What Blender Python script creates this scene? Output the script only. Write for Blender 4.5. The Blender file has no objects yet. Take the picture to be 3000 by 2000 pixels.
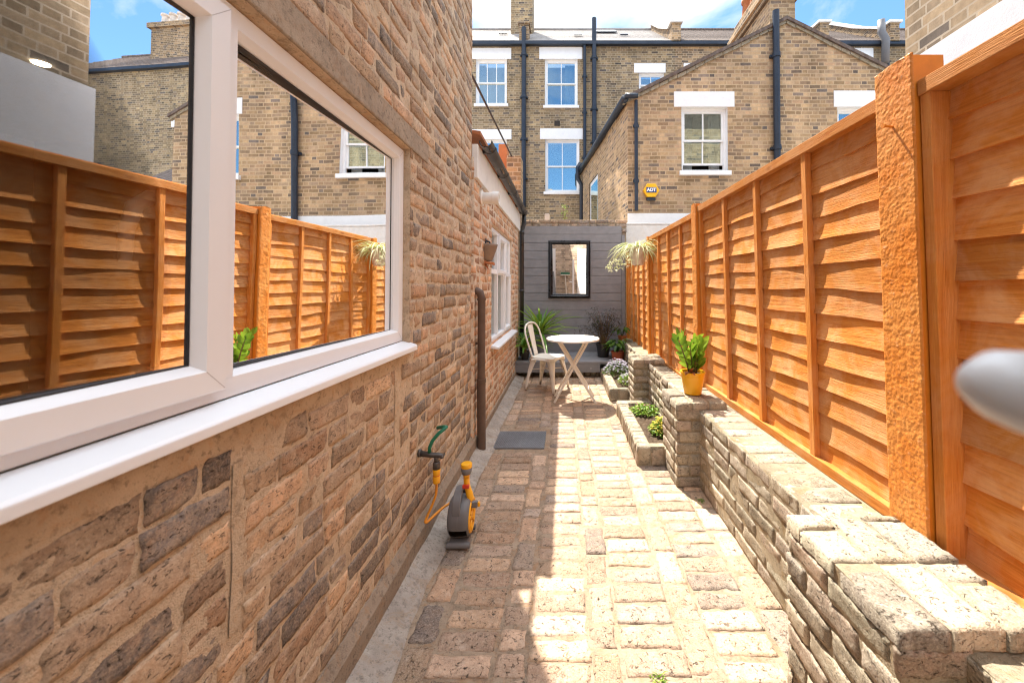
import bpy, math, random
from mathutils import Vector, noise
R = random.Random(7)
D = bpy.data
SC = bpy.context.scene
COL = SC.collection
V3 = Vector
rad = math.radians
# ------------------------------------------------------------------ objects
def link(o):
    COL.objects.link(o); return o
def tag(o, label=None, cat=None, group=None, kind=None):
    if label: o['label'] = label
    if cat: o['category'] = cat
    if group: o['group'] = group
    if kind: o['kind'] = kind
    return o
def thing(name, label, cat, loc=(0, 0, 0), group=None):
    o = link(D.objects.new(name, None)); o.location = loc; o.empty_display_size = .1
    return tag(o, label, cat, group)
def rootloc(p):
    while p.parent: p = p.parent
    return V3(p.location)
class MB:
    def __init__(s): s.v = []; s.f = []; s.t = []; s.hast = False
    def vert(s, p, t=None):
        s.v.append((p[0], p[1], p[2]))
        if t: s.hast = True
        s.t.append(t or (.5, .5, .5)); return len(s.v) - 1
    def face(s, *i): s.f.append(tuple(i))
    def poly(s, pts, t=None): s.f.append(tuple(s.vert(p, t) for p in pts))
    def box(s, a, b, t=None):
        x0, y0, z0 = a; x1, y1, z1 = b
        i = [s.vert(p, t) for p in ((x0,y0,z0),(x1,y0,z0),(x1,y1,z0),(x0,y1,z0),(x0,y0,z1),(x1,y0,z1),(x1,y1,z1),(x0,y1,z1))]
        for q in ((0,3,2,1),(4,5,6,7),(0,1,5,4),(1,2,6,5),(2,3,7,6),(3,0,4,7)): s.face(*[i[k] for k in q])
    def prism(s, pts, d, t=None):
        """polygon pts (counter-clockwise seen against d) extruded by vector d"""
        d = V3(d); n = len(pts)
        a = [s.vert(V3(p), t) for p in pts]; b = [s.vert(V3(p) + d, t) for p in pts]
        s.face(*a[::-1]); s.face(*b)
        for k in range(n): s.face(a[k], a[(k+1) % n], b[(k+1) % n], b[k])
    def tube(s, pts, r, n=10, cap=True, flat=None, t=None):
        pts = [V3(p) for p in pts]; m = len(pts)
        rs = r if isinstance(r, (list, tuple)) else [r] * m
        rings = []; prev = None
        for k, p in enumerate(pts):
            d = (pts[min(k+1, m-1)] - pts[max(k-1, 0)])
            d = d.normalized() if d.length > 1e-9 else V3((0, 0, 1))
            if prev is None:
                up = V3((0, 0, 1)) if abs(d.z) < .9 else V3((1, 0, 0))
                a = d.cross(up).normalized()
            else:
                a = (prev - d * prev.dot(d)); a = a.normalized() if a.length > 1e-6 else d.orthogonal().normalized()
            prev = a; b = d.cross(a)
            fl = flat or 1
            rings.append([s.vert(p + a * math.cos(2*math.pi*j/n) * rs[k] + b * math.sin(2*math.pi*j/n) * rs[k] * fl, t) for j in range(n)])
        for k in range(m - 1):
            for j in range(n): s.face(rings[k][j], rings[k][(j+1) % n], rings[k+1][(j+1) % n], rings[k+1][j])
        if cap: s.face(*rings[0][::-1]); s.face(*rings[-1])
    def lathe(s, prof, c=(0, 0, 0), n=28, axis='z', cap=True, t=None, wob=None):
        c = V3(c); rings = []
        for (r, h) in prof:
            ring = []
            for j in range(n):
                a = 2*math.pi*j/n; rr = r * (wob(a) if wob else 1)
                if axis == 'z': p = V3((rr*math.cos(a), rr*math.sin(a), h))
                elif axis == 'x': p = V3((h, rr*math.cos(a), rr*math.sin(a)))
                else: p = V3((rr*math.sin(a), h, rr*math.cos(a)))
                ring.append(s.vert(c + p, t))
            rings.append(ring)
        for k in range(len(prof) - 1):
            for j in range(n): s.face(rings[k][j], rings[k][(j+1) % n], rings[k+1][(j+1) % n], rings[k+1][j])
        if cap: s.face(*rings[0][::-1]); s.face(*rings[-1])
    def blade(s, base, d, L, w, droop=.5, seg=7, fold=.25, tip=.05, t=None, side=None):
        """a strap leaf that arches over under its own weight"""
        p = V3(base); d = V3(d).normalized(); st = L / seg; prev = None
        for k in range(seg + 1):
            q = k / seg
            ww = w * (tip + (1 - tip) * math.sin(math.pi * min(1, .25 + q * .75)) ** .8) if q < 1 else w * tip
            sd = d.cross(V3((0, 0, 1)))
            sd = sd.normalized() if sd.length > .05 else (side or V3((1, 0, 0)))
            nn = sd.cross(d).normalized()
            row = [s.vert(p - sd*ww/2 + nn*ww*fold, t), s.vert(p, t), s.vert(p + sd*ww/2 + nn*ww*fold, t)]
            if prev:
                s.face(prev[0], prev[1], row[1], row[0]); s.face(prev[1], prev[2], row[2], row[1])
            prev = row
            p = p + d * st; d = (d + V3((0, 0, -droop * st / L * 2))).normalized()
    def leaf(s, base, d, nrm, L, w, t=None, seg=4, curl=.2):
        p = V3(base); d = V3(d).normalized(); nrm = V3(nrm); sd = d.cross(nrm)
        sd = sd.normalized() if sd.length > .01 else d.orthogonal().normalized()
        nrm = sd.cross(d).normalized(); prev = None
        for k in range(seg + 1):
            q = k / seg; ww = w * max(.06, math.sin(math.pi * (q * .92 + .06)) ** .75)
            c = p + d * L * q - nrm * L * curl * q * q
            row = [s.vert(c - sd*ww/2 + nrm*ww*.18, t), s.vert(c, t), s.vert(c + sd*ww/2 + nrm*ww*.18, t)]
            if prev:
                s.face(prev[0], prev[1], row[1], row[0]); s.face(prev[1], prev[2], row[2], row[1])
            prev = row
    def build(s, name, mat, parent=None, smooth=False, bevel=0, seg=2, angle=40):
        off = rootloc(parent) if parent else V3((0, 0, 0))
        me = D.meshes.new(name)
        me.from_pydata([(x-off.x, y-off.y, z-off.z) for x, y, z in s.v], [], s.f)
        if s.hast:
            a = me.color_attributes.new('tint', 'FLOAT_COLOR', 'POINT')
            flat = []
            for t in s.t: flat += [t[0], t[1], t[2], 1]
            a.data.foreach_set('color', flat)
        me.materials.append(mat); me.update()
        if smooth: me.polygons.foreach_set('use_smooth', [True] * len(me.polygons))
        o = link(D.objects.new(name, me))
        if parent: o.parent = parent
        if bevel:
            b = o.modifiers.new('bevel', 'BEVEL'); b.width = bevel; b.segments = seg; b.limit_method = 'ANGLE'; b.angle_limit = rad(angle)
        return o
def copy_tree(o, parent=None):
    c = o.copy(); link(c)
    if parent: c.parent = parent
    for ch in list(o.children): copy_tree(ch, c)
    return c
# ------------------------------------------------------------------ materials
class NT:
    def __init__(s, m):
        m.use_nodes = True; s.t = m.node_tree; s.t.nodes.clear()
    def n(s, typ, ins=None, **props):
        nd = s.t.nodes.new(typ)
        for k, v in props.items(): setattr(nd, k, v)
        for k, v in (ins or {}).items():
            sk = nd.inputs[k]
            if isinstance(v, bpy.types.NodeSocket): s.t.links.new(v, sk)
            else: sk.default_value = v
        return nd
    def math(s, op, a, b=0.0, c=None, clamp=False):
        ins = {0: a, 1: b}
        if c is not None: ins[2] = c
        return s.n('ShaderNodeMath', ins, operation=op, use_clamp=clamp).outputs[0]
    def mix(s, f, a, b, blend='MIX'):
        return s.n('ShaderNodeMix', {0: f, 6: a, 7: b}, data_type='RGBA', blend_type=blend).outputs[2]
    def ramp(s, f, stops, interp='LINEAR'):
        nd = s.n('ShaderNodeValToRGB', {0: f}); cr = nd.color_ramp; cr.interpolation = interp
        while len(cr.elements) < len(stops): cr.elements.new(.5)
        for e, (p, c) in zip(cr.elements, stops):
            e.position = p; e.color = (c, c, c, 1) if isinstance(c, (int, float)) else (*c, 1)
        return nd.outputs[0]
    def noise(s, vec, scale, detail=4, rough=.55, dist=0):
        ins = {'Scale': scale, 'Detail': detail, 'Roughness': rough, 'Distortion': dist}
        if vec is not None: ins['Vector'] = vec
        return s.n('ShaderNodeTexNoise', ins).outputs[0]
    def pos(s): return s.n('ShaderNodeNewGeometry').outputs['Position']
    def objc(s): return s.n('ShaderNodeTexCoord').outputs['Object']
    def scale(s, vec, sc): return s.n('ShaderNodeVectorMath', {0: vec, 1: sc}, operation='MULTIPLY').outputs[0]
    def bump(s, h, strength=.4, dist=.004, normal=None):
        ins = {'Height': h, 'Strength': strength, 'Distance': dist}
        if normal is not None: ins['Normal'] = normal
        return s.n('ShaderNodeBump', ins).outputs[0]
    def out(s, color, rough=.8, normal=None, spec=.3, metal=0, trans=None, coat=0, **kw):
        ins = {'Base Color': color, 'Roughness': rough, 'Metallic': metal, 'Specular IOR Level': spec, 'Coat Weight': coat}
        if normal is not None: ins['Normal'] = normal
        ins.update(kw)
        p = s.n('ShaderNodeBsdfPrincipled', ins)
        o = s.n('ShaderNodeOutputMaterial'); s.t.links.new(p.outputs[0], o.inputs[0]); return p
def c4(c): return (c[0], c[1], c[2], 1)
def newmat(name):
    m = D.materials.new(name); return m, NT(m)
def m_plain(name, col, rough=.5, spec=.4, metal=0, var=.12, bump=.15, scale=25, coat=0, dirt=0, rv=.08):
    m, t = newmat(name); p = t.objc()
    n1 = t.noise(p, scale, 5); n2 = t.noise(p, scale * .17, 3)
    f = t.math('ADD', t.math('MULTIPLY', n1, .5), t.math('MULTIPLY', n2, .5))
    c = t.mix(t.ramp(f, [(.3, 0), (.7, 1)]), c4([x*(1-var) for x in col]), c4([min(1, x*(1+var)) for x in col]))
    if dirt:
        dn = t.ramp(t.noise(p, 7, 8, .7), [(.5, 0), (.72, 1)])
        c = t.mix(t.math('MULTIPLY', dn, dirt), c, c4([x*.45 for x in col]))
    t.out(c, t.ramp(n2, [(.3, max(.02, rough-rv)), (.7, min(1, rough+rv))]), t.bump(n1, bump, .002) if bump else None, spec, metal, coat=coat)
    return m
def m_brick(name, stops, smear=(.5, .38, .25), smear_amt=.5, pore=.6, bump=.6, dark=.55):
    """separate modelled bricks: the tint attribute says which brick of the palette"""
    m, t = newmat(name); p = t.pos()
    a = t.n('ShaderNodeAttribute', attribute_name='tint').outputs['Color']
    sp = t.n('ShaderNodeSeparateColor', {0: a})
    base = t.ramp(sp.outputs[0], stops, 'LINEAR')
    n1 = t.noise(p, 17, 7, .72); n2 = t.noise(p, 45, 5, .7); n3 = t.noise(p, 170, 3, .6)
    base = t.mix(t.ramp(t.noise(p, 30, 6, .7), [(.4, 0), (.62, .55)]), base, t.ramp(t.noise(p, 11, 4, .6), stops))
    br = t.math('MULTIPLY', t.math('ADD', t.math('MULTIPLY', sp.outputs[1], .7), .65), t.math('ADD', t.math('MULTIPLY', n1, 1.3), .35))
    base = t.mix(1, base, t.n('ShaderNodeCombineColor', {0: br, 1: br, 2: br}).outputs[0], 'MULTIPLY')
    blot = t.ramp(t.noise(p, 23, 7, .72, .4), [(.56, 0), (.68, 1)])
    base = t.mix(t.math('MULTIPLY', blot, dark), base, (.085, .07, .062, 1))
    sm = t.ramp(t.noise(p, 9, 7, .7, .6), [(.54, 0), (.66, 1)])
    base = t.mix(t.math('MULTIPLY', sm, smear_amt), base, c4(smear))
    pn = t.noise(t.scale(p, (1, 1, 1.9)), 62, 4, .72, .8); po = t.ramp(pn, [(.34, 1), (.43, 0)])
    base = t.mix(t.math('MULTIPLY', po, pore), base, (.05, .038, .03, 1))
    base = t.mix(t.ramp(n3, [(.45, 0), (.7, .3)]), base, c4([min(1, x * 1.3) for x in smear]))
    base = t.mix(t.ramp(t.noise(p, 95, 4, .75), [(.3, .4), (.43, 0)]), base, (.06, .05, .045, 1))
    h = t.math('ADD', t.math('MULTIPLY', n2, .6), t.math('ADD', t.math('MULTIPLY', n3, .35), t.math('MULTIPLY', n1, .5)))
    h = t.math('SUBTRACT', h, t.math('MULTIPLY', po, .35))
    t.out(base, .9, t.bump(h, bump, .006), .15)
    return m
def m_mortar(name, c1, c2, bump=.5, stain=(.3, .2, .12), stamt=.4, dirty=1):
    m, t = newmat(name); p = t.pos()
    n1 = t.noise(p, 8, 6, .65); n2 = t.noise(p, 60, 5, .7); n3 = t.noise(p, 260, 2, .6)
    c = t.mix(t.ramp(n1, [(.35, 0), (.65, 1)]), c4(c1), c4(c2))
    c = t.mix(t.math('MULTIPLY', t.ramp(t.noise(p, 5, 6, .7, .5), [(.5, 0), (.65, 1)]), stamt), c, c4(stain))
    c = t.mix(t.math('MULTIPLY', t.ramp(t.noise(p, 13, 7, .75, 1.0), [(.52, 0), (.6, 1)]), stamt*.8), c, c4([stain[0]*1.5, stain[1]*1.15, stain[2]*.8]))
    c = t.mix(t.ramp(t.noise(p, 26, 6, .75), [(.36, .6*dirty), (.47, 0)]), c, c4([x * .55 for x in c2]))
    c = t.mix(t.ramp(n2, [(.34, .75*dirty), (.44, 0)]), c, c4([x * .4 for x in c1]))
    h = t.math('ADD', t.math('MULTIPLY', n2, .7), t.math('ADD', t.math('MULTIPLY', n1, .8), t.math('MULTIPLY', n3, .4)))
    t.out(c, .95, t.bump(h, min(1, bump*1.5), .007), .1)
    return m
def m_wallbrick(name, stops, mortar, course=.0755, blen=.2255, joint=.011, tone=1.0):
    """procedural brickwork for walls too far away for single bricks; u runs along the wall, v is height"""
    m, t = newmat(name); g = t.n('ShaderNodeNewGeometry')
    sp = t.n('ShaderNodeSeparateXYZ', {0: g.outputs['Position']}); sn = t.n('ShaderNodeSeparateXYZ', {0: g.outputs['True Normal']})
    side = t.math('GREATER_THAN', t.math('ABSOLUTE', sn.outputs[0]), .7)
    u = t.math('ADD', t.math('MULTIPLY', sp.outputs[0], t.math('SUBTRACT', 1, side)), t.math('MULTIPLY', sp.outputs[1], side))
    wob = t.math('MULTIPLY', t.math('SUBTRACT', t.noise(g.outputs['Position'], 1.3, 2), .5), .03)
    v = t.math('ADD', sp.outputs[2], wob)
    vr = t.math('DIVIDE', v, course); row = t.math('FLOOR', vr); fv = t.math('FRACT', vr)
    odd = t.math('FLOORED_MODULO', row, 2)
    rj = t.n('ShaderNodeTexWhiteNoise', {'W': row}, noise_dimensions='1D').outputs[0]
    # flemish bond: header + stretcher repeat
    per = blen * 1.5
    ur = t.math('ADD', t.math('DIVIDE', u, per), t.math('ADD', t.math('MULTIPLY', odd, .5), t.math('MULTIPLY', rj, .12)))
    cell = t.math('FLOOR', ur); fu = t.math('FRACT', ur)
    isH = t.math('GREATER_THAN', fu, .667)
    colid = t.math('ADD', t.math('MULTIPLY', cell, 2), isH)
    lu = t.math('ADD', t.math('MULTIPLY', t.math('SUBTRACT', 1, isH), t.math('MULTIPLY', fu, per)), t.math('MULTIPLY', isH, t.math('MULTIPLY', t.math('SUBTRACT', fu, .667), per)))
    wn = t.n('ShaderNodeTexWhiteNoise', {'Vector': t.n('ShaderNodeCombineXYZ', {0: colid, 1: row}).outputs[0]}, noise_dimensions='2D')
    spw = t.n('ShaderNodeSeparateColor', {0: wn.outputs['Color']})
    base = t.ramp(spw.outputs[0], stops)
    n1 = t.noise(g.outputs['Position'], 22, 5, .7); n2 = t.noise(g.outputs['Position'], .8, 4, .6)
    br = t.math('MULTIPLY', t.math('ADD', t.math('MULTIPLY', spw.outputs[1], .6), .7 * tone), t.math('ADD', t.math('MULTIPLY', n1, .8), .6))
    n4 = t.noise(t.scale(g.outputs['Position'], (1.7, 1.7, .22)), 1.6, 5, .7)
    br = t.math('MULTIPLY', br, t.math('MULTIPLY', t.math('ADD', t.math('MULTIPLY', n2, .7), .65), t.math('ADD', t.math('MULTIPLY', n4, 1.3), .35)))
    base = t.mix(1, base, t.n('ShaderNodeCombineColor', {0: br, 1: br, 2: br}).outputs[0], 'MULTIPLY')
    jn = t.math('ADD', joint, t.math('MULTIPLY', t.math('SUBTRACT', n1, .5), .012))
    mv = t.math('LESS_THAN', t.math('MULTIPLY', fv, course), jn); mu = t.math('LESS_THAN', lu, jn)
    mm = t.math('MAXIMUM', mv, mu)
    mc = t.mix(t.ramp(n2, [(.35, 0), (.65, 1)]), c4([x * .72 for x in mortar]), c4(mortar))
    base = t.mix(t.math('MULTIPLY', mm, .92), base, mc)
    h = t.math('SUBTRACT', t.math('MULTIPLY', n1, .4), t.math('MULTIPLY', mm, .6))
    t.out(base, .92, t.bump(h, .5, .008), .12)
    return m
def m_wood(name, axis='y', c1=(.69, .28, .062), c2=(.54, .175, .03), pale=(.77, .45, .24), amt=.55, knots=True):
    m, t = newmat(name); p = t.pos()
    sc = {'y': (3, 1.2, 26), 'z': (26, 26, 1.2), 'x': (1.2, 3, 26)}[axis]
    ta = t.n('ShaderNodeAttribute', attribute_name='tint').outputs['Color']; p = t.n('ShaderNodeVectorMath', {0: p, 1: t.scale(ta, (7, 23, 11))}, operation='ADD').outputs[0]; tg_ = t.n('ShaderNodeSeparateColor', {0: ta}).outputs[1]
    q = t.scale(p, sc)
    g1 = t.noise(q, 3.2, 7, .65, .5); g2 = t.noise(q, 12, 3, .6); blot = t.noise(p, 5, 5, .65, .6)
    c = t.mix(t.ramp(g1, [(.33, 0), (.62, 1)]), c4(c2), c4(c1))
    c = t.mix(t.math('MULTIPLY', t.ramp(blot, [(.42, 0), (.62, 1)]), amt), c, c4(pale))
    h = t.math('ADD', t.math('MULTIPLY', g2, .7), t.math('MULTIPLY', g1, .5))
    if knots:
        vr = t.n('ShaderNodeTexVoronoi', {'Vector': t.scale(p, {'y': (4, 3.2, 8), 'z': (8, 8, 2.5), 'x': (3, 4, 8)}[axis]), 'Scale': 1.0, 'Randomness': 1})
        k = t.ramp(t.math('ADD', vr.outputs['Distance'], t.math('MULTIPLY', g1, .08)), [(.1, 1), (.2, 0)])
        c = t.mix(t.math('MULTIPLY', k, .55), c, (.22, .06, .012, 1))
    dark = t.ramp(g2, [(.27, 1), (.4, 0)])
    c = t.mix(t.math('MULTIPLY', dark, .3), c, c4([x * .45 for x in c2]))
    if axis == 'y' and knots:
        bv = t.math('ADD', t.math('MULTIPLY', tg_, .42), .76); c = t.mix(1, c, t.n('ShaderNodeCombineColor', {0: bv, 1: bv, 2: bv}).outputs[0], 'MULTIPLY')
    t.out(c, t.ramp(blot, [(.3, .66), (.7, .88)]), t.bump(h, .8, .005), .12)
    return m
def m_glass(name, refl=2.2, base=.04, tint=(.86, .9, .9), gcol=(1, 1, 1)):
    m, t = newmat(name)
    f = t.math('ADD', t.math('MULTIPLY', t.n('ShaderNodeFresnel', {'IOR': 1.5}).outputs[0], refl), base, clamp=True)
    wv = t.bump(t.noise(t.pos(), 2.2, 1, .4), .05, .02)
    gl = t.n('ShaderNodeBsdfGlossy', {'Color': c4(gcol), 'Roughness': .0, 'Normal': wv})
    tr = t.n('ShaderNodeBsdfTransparent', {'Color': c4(tint)})
    mx = t.n('ShaderNodeMixShader', {0: f, 1: tr.outputs[0], 2: gl.outputs[0]})
    o = t.n('ShaderNodeOutputMaterial'); t.t.links.new(mx.outputs[0], o.inputs[0]); return m
def m_leaf(name, c1, c2, rough=.45, trans=.35, axis=None):
    m, t = newmat(name); p = t.pos()
    a = t.n('ShaderNodeAttribute', attribute_name='tint').outputs['Color']
    sp = t.n('ShaderNodeSeparateColor', {0: a})
    f = t.math('ADD', t.math('MULTIPLY', t.noise(p, 40, 3), .4), t.math('SUBTRACT', sp.outputs[0], .2), clamp=True)
    c = t.mix(f, c4(c1), c4(c2))
    b = t.n('ShaderNodeBsdfPrincipled', {'Base Color': c, 'Roughness': rough, 'Specular IOR Level': .4})
    tl = t.n('ShaderNodeBsdfTranslucent', {'Color': t.mix(.5, c, (.25, .4, .03, 1))})
    mx = t.n('ShaderNodeMixShader', {0: trans, 1: b.outputs[0], 2: tl.outputs[0]})
    o = t.n('ShaderNodeOutputMaterial'); t.t.links.new(mx.outputs[0], o.inputs[0]); return m
def m_emit(name, col, s):
    m, t = newmat(name); e = t.n('ShaderNodeEmission', {'Color': c4(col), 'Strength': s})
    o = t.n('ShaderNodeOutputMaterial'); t.t.links.new(e.outputs[0], o.inputs[0]); return m
M = {}
STOCK = [(0, (.44, .29, .16)), (.2, (.5, .3, .15)), (.38, (.46, .22, .115)), (.55, (.34, .2, .12)), (.7, (.5, .33, .21)), (.82, (.22, .16, .125)), (1, (.12, .1, .09))]
M['brick_l'] = m_brick('old_stock_brick', [(0, (.54, .39, .26)), (.2, (.5, .32, .19)), (.36, (.46, .28, .175)), (.5, (.36, .265, .19)), (.66, (.43, .325, .23)), (.8, (.215, .18, .155)), (1, (.145, .128, .122))], (.55, .43, .31), .52, .9, .9, .65)
M['mortar_l'] = m_mortar('buff_mortar', (.62, .5, .37), (.51, .4, .285), .65, (.36, .26, .175), .35)
M['brick_x'] = m_brick('red_orange_brick', [(0, (.54, .29, .165)), (.4, (.56, .35, .21)), (.7, (.48, .24, .14)), (1, (.36, .215, .15))], (.58, .43, .3), .4, .5, .6, .35)
M['mortar_x'] = m_mortar('pale_pointing', (.68, .57, .45), (.6, .48, .37), .5, (.4, .27, .17), .25)
M['paver'] = m_brick('worn_paving_brick', [(0, (.47, .33, .22)), (.25, (.43, .265, .165)), (.45, (.44, .32, .235)), (.65, (.34, .22, .15)), (.85, (.37, .29, .23)), (1, (.22, .18, .165))], (.5, .42, .34), .4, 1.0, 1.0, .6)
M['paver_m'] = m_mortar('paving_joint', (.4, .315, .235), (.28, .21, .15), .8, (.25, .17, .11), .5)
M['brick_g'] = m_brick('weathered_yellow_brick', [(0, (.37, .31, .23)), (.35, (.31, .255, .185)), (.6, (.31, .28, .21)), (.8, (.38, .285, .22)), (1, (.26, .24, .205))], (.52, .47, .385), .55, 1.0, 1.0, .6)
M['mortar_g'] = m_mortar('weathered_joint', (.4, .34, .25), (.28, .23, .165), .8, (.2, .17, .1), .5)
M['facade'] = m_wallbrick('far_stock_brickwork', [(0, (.34, .24, .13)), (.22, (.23, .17, .105)), (.4, (.31, .22, .125)), (.6, (.17, .135, .1)), (.8, (.27, .185, .105)), (1, (.1, .085, .078))], (.46, .37, .25), joint=.017)
M['gable'] = m_wallbrick('outrigger_brickwork', [(0, (.4, .27, .15)), (.25, (.33, .225, .13)), (.45, (.43, .29, .17)), (.65, (.26, .19, .13)), (.82, (.38, .245, .145)), (1, (.15, .125, .11))], (.56, .41, .26), joint=.0175)
M['facade_r'] = m_wallbrick('brown_brickwork', [(0, (.34, .22, .12)), (.5, (.26, .18, .105)), (1, (.12, .095, .08))], (.5, .38, .26), joint=.017)
M['nb'] = m_wallbrick('neighbour_brickwork', [(0, (.3, .23, .15)), (.4, (.25, .195, .135)), (.7, (.33, .25, .16)), (1, (.12, .105, .095))], (.47, .4, .31), joint=.0135)
M['pale'] = m_wallbrick('pale_sunlit_brickwork', [(0, (.5, .4, .3)), (.5, (.42, .32, .24)), (1, (.3, .24, .19))], (.6, .52, .42), joint=.014)
M['white'] = m_plain('white_paint', (.8, .8, .8), .5, .3, var=.04, bump=.08, dirt=.12)
M['upvc'] = m_plain('white_pvc', (.8, .825, .86), .3, .5, var=.01, bump=0, rv=0)
M['fascia'] = m_plain('white_fascia', (.78, .76, .72), .5, .3, var=.05, dirt=.25)
M['weld'] = m_plain('weld_seam', (.45, .45, .47), .5, bump=0)
M['gasket'] = m_plain('black_gasket', (.02, .02, .024), .6)
M['concrete'] = m_mortar('lintel_concrete', (.42, .34, .26), (.33, .27, .21), .6, (.2, .16, .13), .5)
M['cement'] = m_mortar('grey_cement', (.45, .4, .35), (.33, .29, .255), .9, (.22, .19, .16), .45)
M['plinth'] = m_mortar('plinth_render', (.36, .29, .225), (.29, .225, .17), .7, (.24, .18, .13), .6)
M['render'] = m_mortar('white_render', (.74, .73, .71), (.66, .65, .63), .2, (.5, .48, .44), .2, .2)
M['render_b'] = m_mortar('pale_blue_render', (.66, .69, .74), (.62, .65, .7), .2, (.52, .55, .6), .12, .1)
M['slate'] = m_plain('grey_slate', (.3, .27, .25), .8, .2, var=.25, scale=12, dirt=.5)
M['iron'] = m_plain('dark_blue_black_pipe', (.022, .03, .046), .4, .4, var=.3, dirt=.4)
M['black'] = m_plain('black_plastic', (.022, .02, .02), .32, .5)
M['brown'] = m_plain('brown_plastic', (.12, .078, .058), .5, .3, var=.15, dirt=.5)
M['lap'] = m_wood('orange_lap_board', 'y')
M['batten'] = m_wood('orange_batten', 'z', amt=.25)
M['rail'] = m_wood('orange_rail', 'y', amt=.35)
M['glass'] = m_glass('window_glass', 1.55, .035, (.97, .98, .98))
M['glass2'] = m_glass('side_window_glass', .55, .0)
M['farglass'] = m_glass('far_window_glass', 2.0, .36, (.8, .85, .88), (.8, .93, .9))
M['mirror'], t_ = newmat('mirror_silver'); t_.out((.93, .93, .93, 1), .0, None, .5, 1)
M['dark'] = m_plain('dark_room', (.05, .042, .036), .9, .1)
M['room'] = m_plain('room_paint', (.16, .13, .11), .9, .1)
M['curtain'] = m_plain('pale_curtain', (.62, .66, .68), .9, .1)
M['grey'] = m_wood('grey_stained_board', 'x', (.25, .25, .265), (.2, .2, .212), (.29, .29, .3), .5, False)
M['cream'] = m_plain('cream_metal', (.78, .73, .65), .42, .4, var=.05, bump=.05)
M['creamtop'] = m_plain('cream_table_paint', (.76, .72, .66), .45, .4, var=.04, bump=.05)
M['soil'] = m_mortar('dark_soil', (.07, .05, .035), (.11, .08, .055), 1.0, (.04, .03, .022), .5)
M['yellow'] = m_plain('yellow_glaze', (.85, .45, .015), .3, .5, var=.05, bump=0)
M['hoseye'] = m_plain('yellow_plastic', (.85, .4, .01), .35, .5, var=.04, bump=0)
M['hoseor'] = m_plain('orange_hose', (.72, .27, .02), .4, .5, var=.06, bump=0)
M['hosegr'] = m_plain('grey_plastic', (.155, .15, .155), .5, .4, var=.08, bump=.05)
M['red'] = m_plain('red_plastic', (.6, .05, .02), .35, .5)
M['greenhose'] = m_plain('green_hose', (.01, .16, .09), .4, .5)
M['brass'] = m_plain('tarnished_brass', (.1, .09, .085), .45, .5, .6)
M['galv'] = m_plain('galvanised_cover', (.22, .23, .25), .5, .5, .6, var=.2)
M['terra'] = m_plain('terracotta', (.42, .16, .07), .8, .2, var=.15)
M['terrared'] = m_plain('red_glazed_pot', (.42, .1, .04), .5, .4, var=.15)
M['whitepot'] = m_plain('limewashed_pot', (.62, .54, .47), .85, .2, var=.15, dirt=.7)
M['greypot'] = m_plain('blue_grey_pot', (.2, .22, .26), .5, .4)
M['rust'] = m_plain('weathered_copper', (.26, .19, .14), .55, .4, .3, var=.25, dirt=.5)
M['frameblk'] = m_plain('dark_bronze_frame', (.028, .024, .024), .3, .6, .3, var=.3)
M['lf_zz'] = m_leaf('glossy_green_leaf', (.05, .16, .015), (.28, .42, .04), .3)
M['lf_yucca'] = m_leaf('yucca_leaf', (.06, .2, .025), (.3, .42, .07), .4)
M['lf_spider'] = m_leaf('spider_plant_leaf', (.4, .42, .18), (.75, .7, .5), .5)
M['lf_dark'] = m_leaf('purple_maple_leaf', (.02, .013, .018), (.05, .028, .035), .5, .15)
M['lf_lily'] = m_leaf('lily_leaf', (.03, .1, .015), (.12, .24, .03), .35)
M['lf_herb'] = m_leaf('fresh_green_leaf', (.08, .2, .02), (.3, .42, .06), .5)
M['fl_yel'] = m_leaf('yellow_petal', (.55, .42, .04), (.75, .6, .1), .6)
M['fl_lil'] = m_leaf('lilac_petal', (.42, .36, .55), (.68, .62, .75), .6)
M['fl_pink'] = m_leaf('magenta_petal', (.4, .06, .2), (.55, .15, .3), .6)
M['stem'] = m_plain('plant_stem', (.16, .11, .05), .7)
M['bluesign'] = m_plain('blue_sign', (.02, .05, .18), .5, bump=0)
M['text'] = m_plain('white_lettering', (.85, .85, .85), .5, bump=0)
M['lamp'] = m_emit('lit_downlight', (1, .86, .6), 9)
# pantile roof with ribs running down the slope
M['tile'], t_ = newmat('brown_pantile')
p_ = t_.pos(); s_ = t_.n('ShaderNodeSeparateXYZ', {0: p_})
w1 = t_.math('SINE', t_.math('MULTIPLY', s_.outputs[0], 2*math.pi/.24)); w2 = t_.math('FRACT', t_.math('MULTIPLY', s_.outputs[2], 4.2))
n_ = t_.noise(p_, 9, 6, .7)
c_ = t_.mix(t_.ramp(n_, [(.3, 0), (.7, 1)]), (.115, .085, .07, 1), (.21, .16, .135, 1))
t_.out(c_, .85, t_.bump(t_.math('ADD', t_.math('MULTIPLY', w1, .5), t_.math('MULTIPLY', w2, .35)), 1, .06), .2)
# rough pebbledash post paint
M['post'], t_ = newmat('orange_painted_concrete')
p_ = t_.pos(); n1_ = t_.noise(p_, 55, 4, .6); n2_ = t_.noise(p_, 6, 5, .6)
c_ = t_.mix(t_.ramp(n2_, [(.35, 0), (.68, 1)]), (.62, .2, .025, 1), (.68, .3, .08, 1))
c_ = t_.mix(t_.ramp(n1_, [(.6, 0), (.75, .4)]), c_, (.75, .5, .34, 1))
t_.out(c_, .5, t_.bump(n1_, .6, .006), .35)
M['postside'] = m_plain('orange_smooth_paint', (.6, .2, .02), .45, .35, var=.12, dirt=.3)
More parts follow.
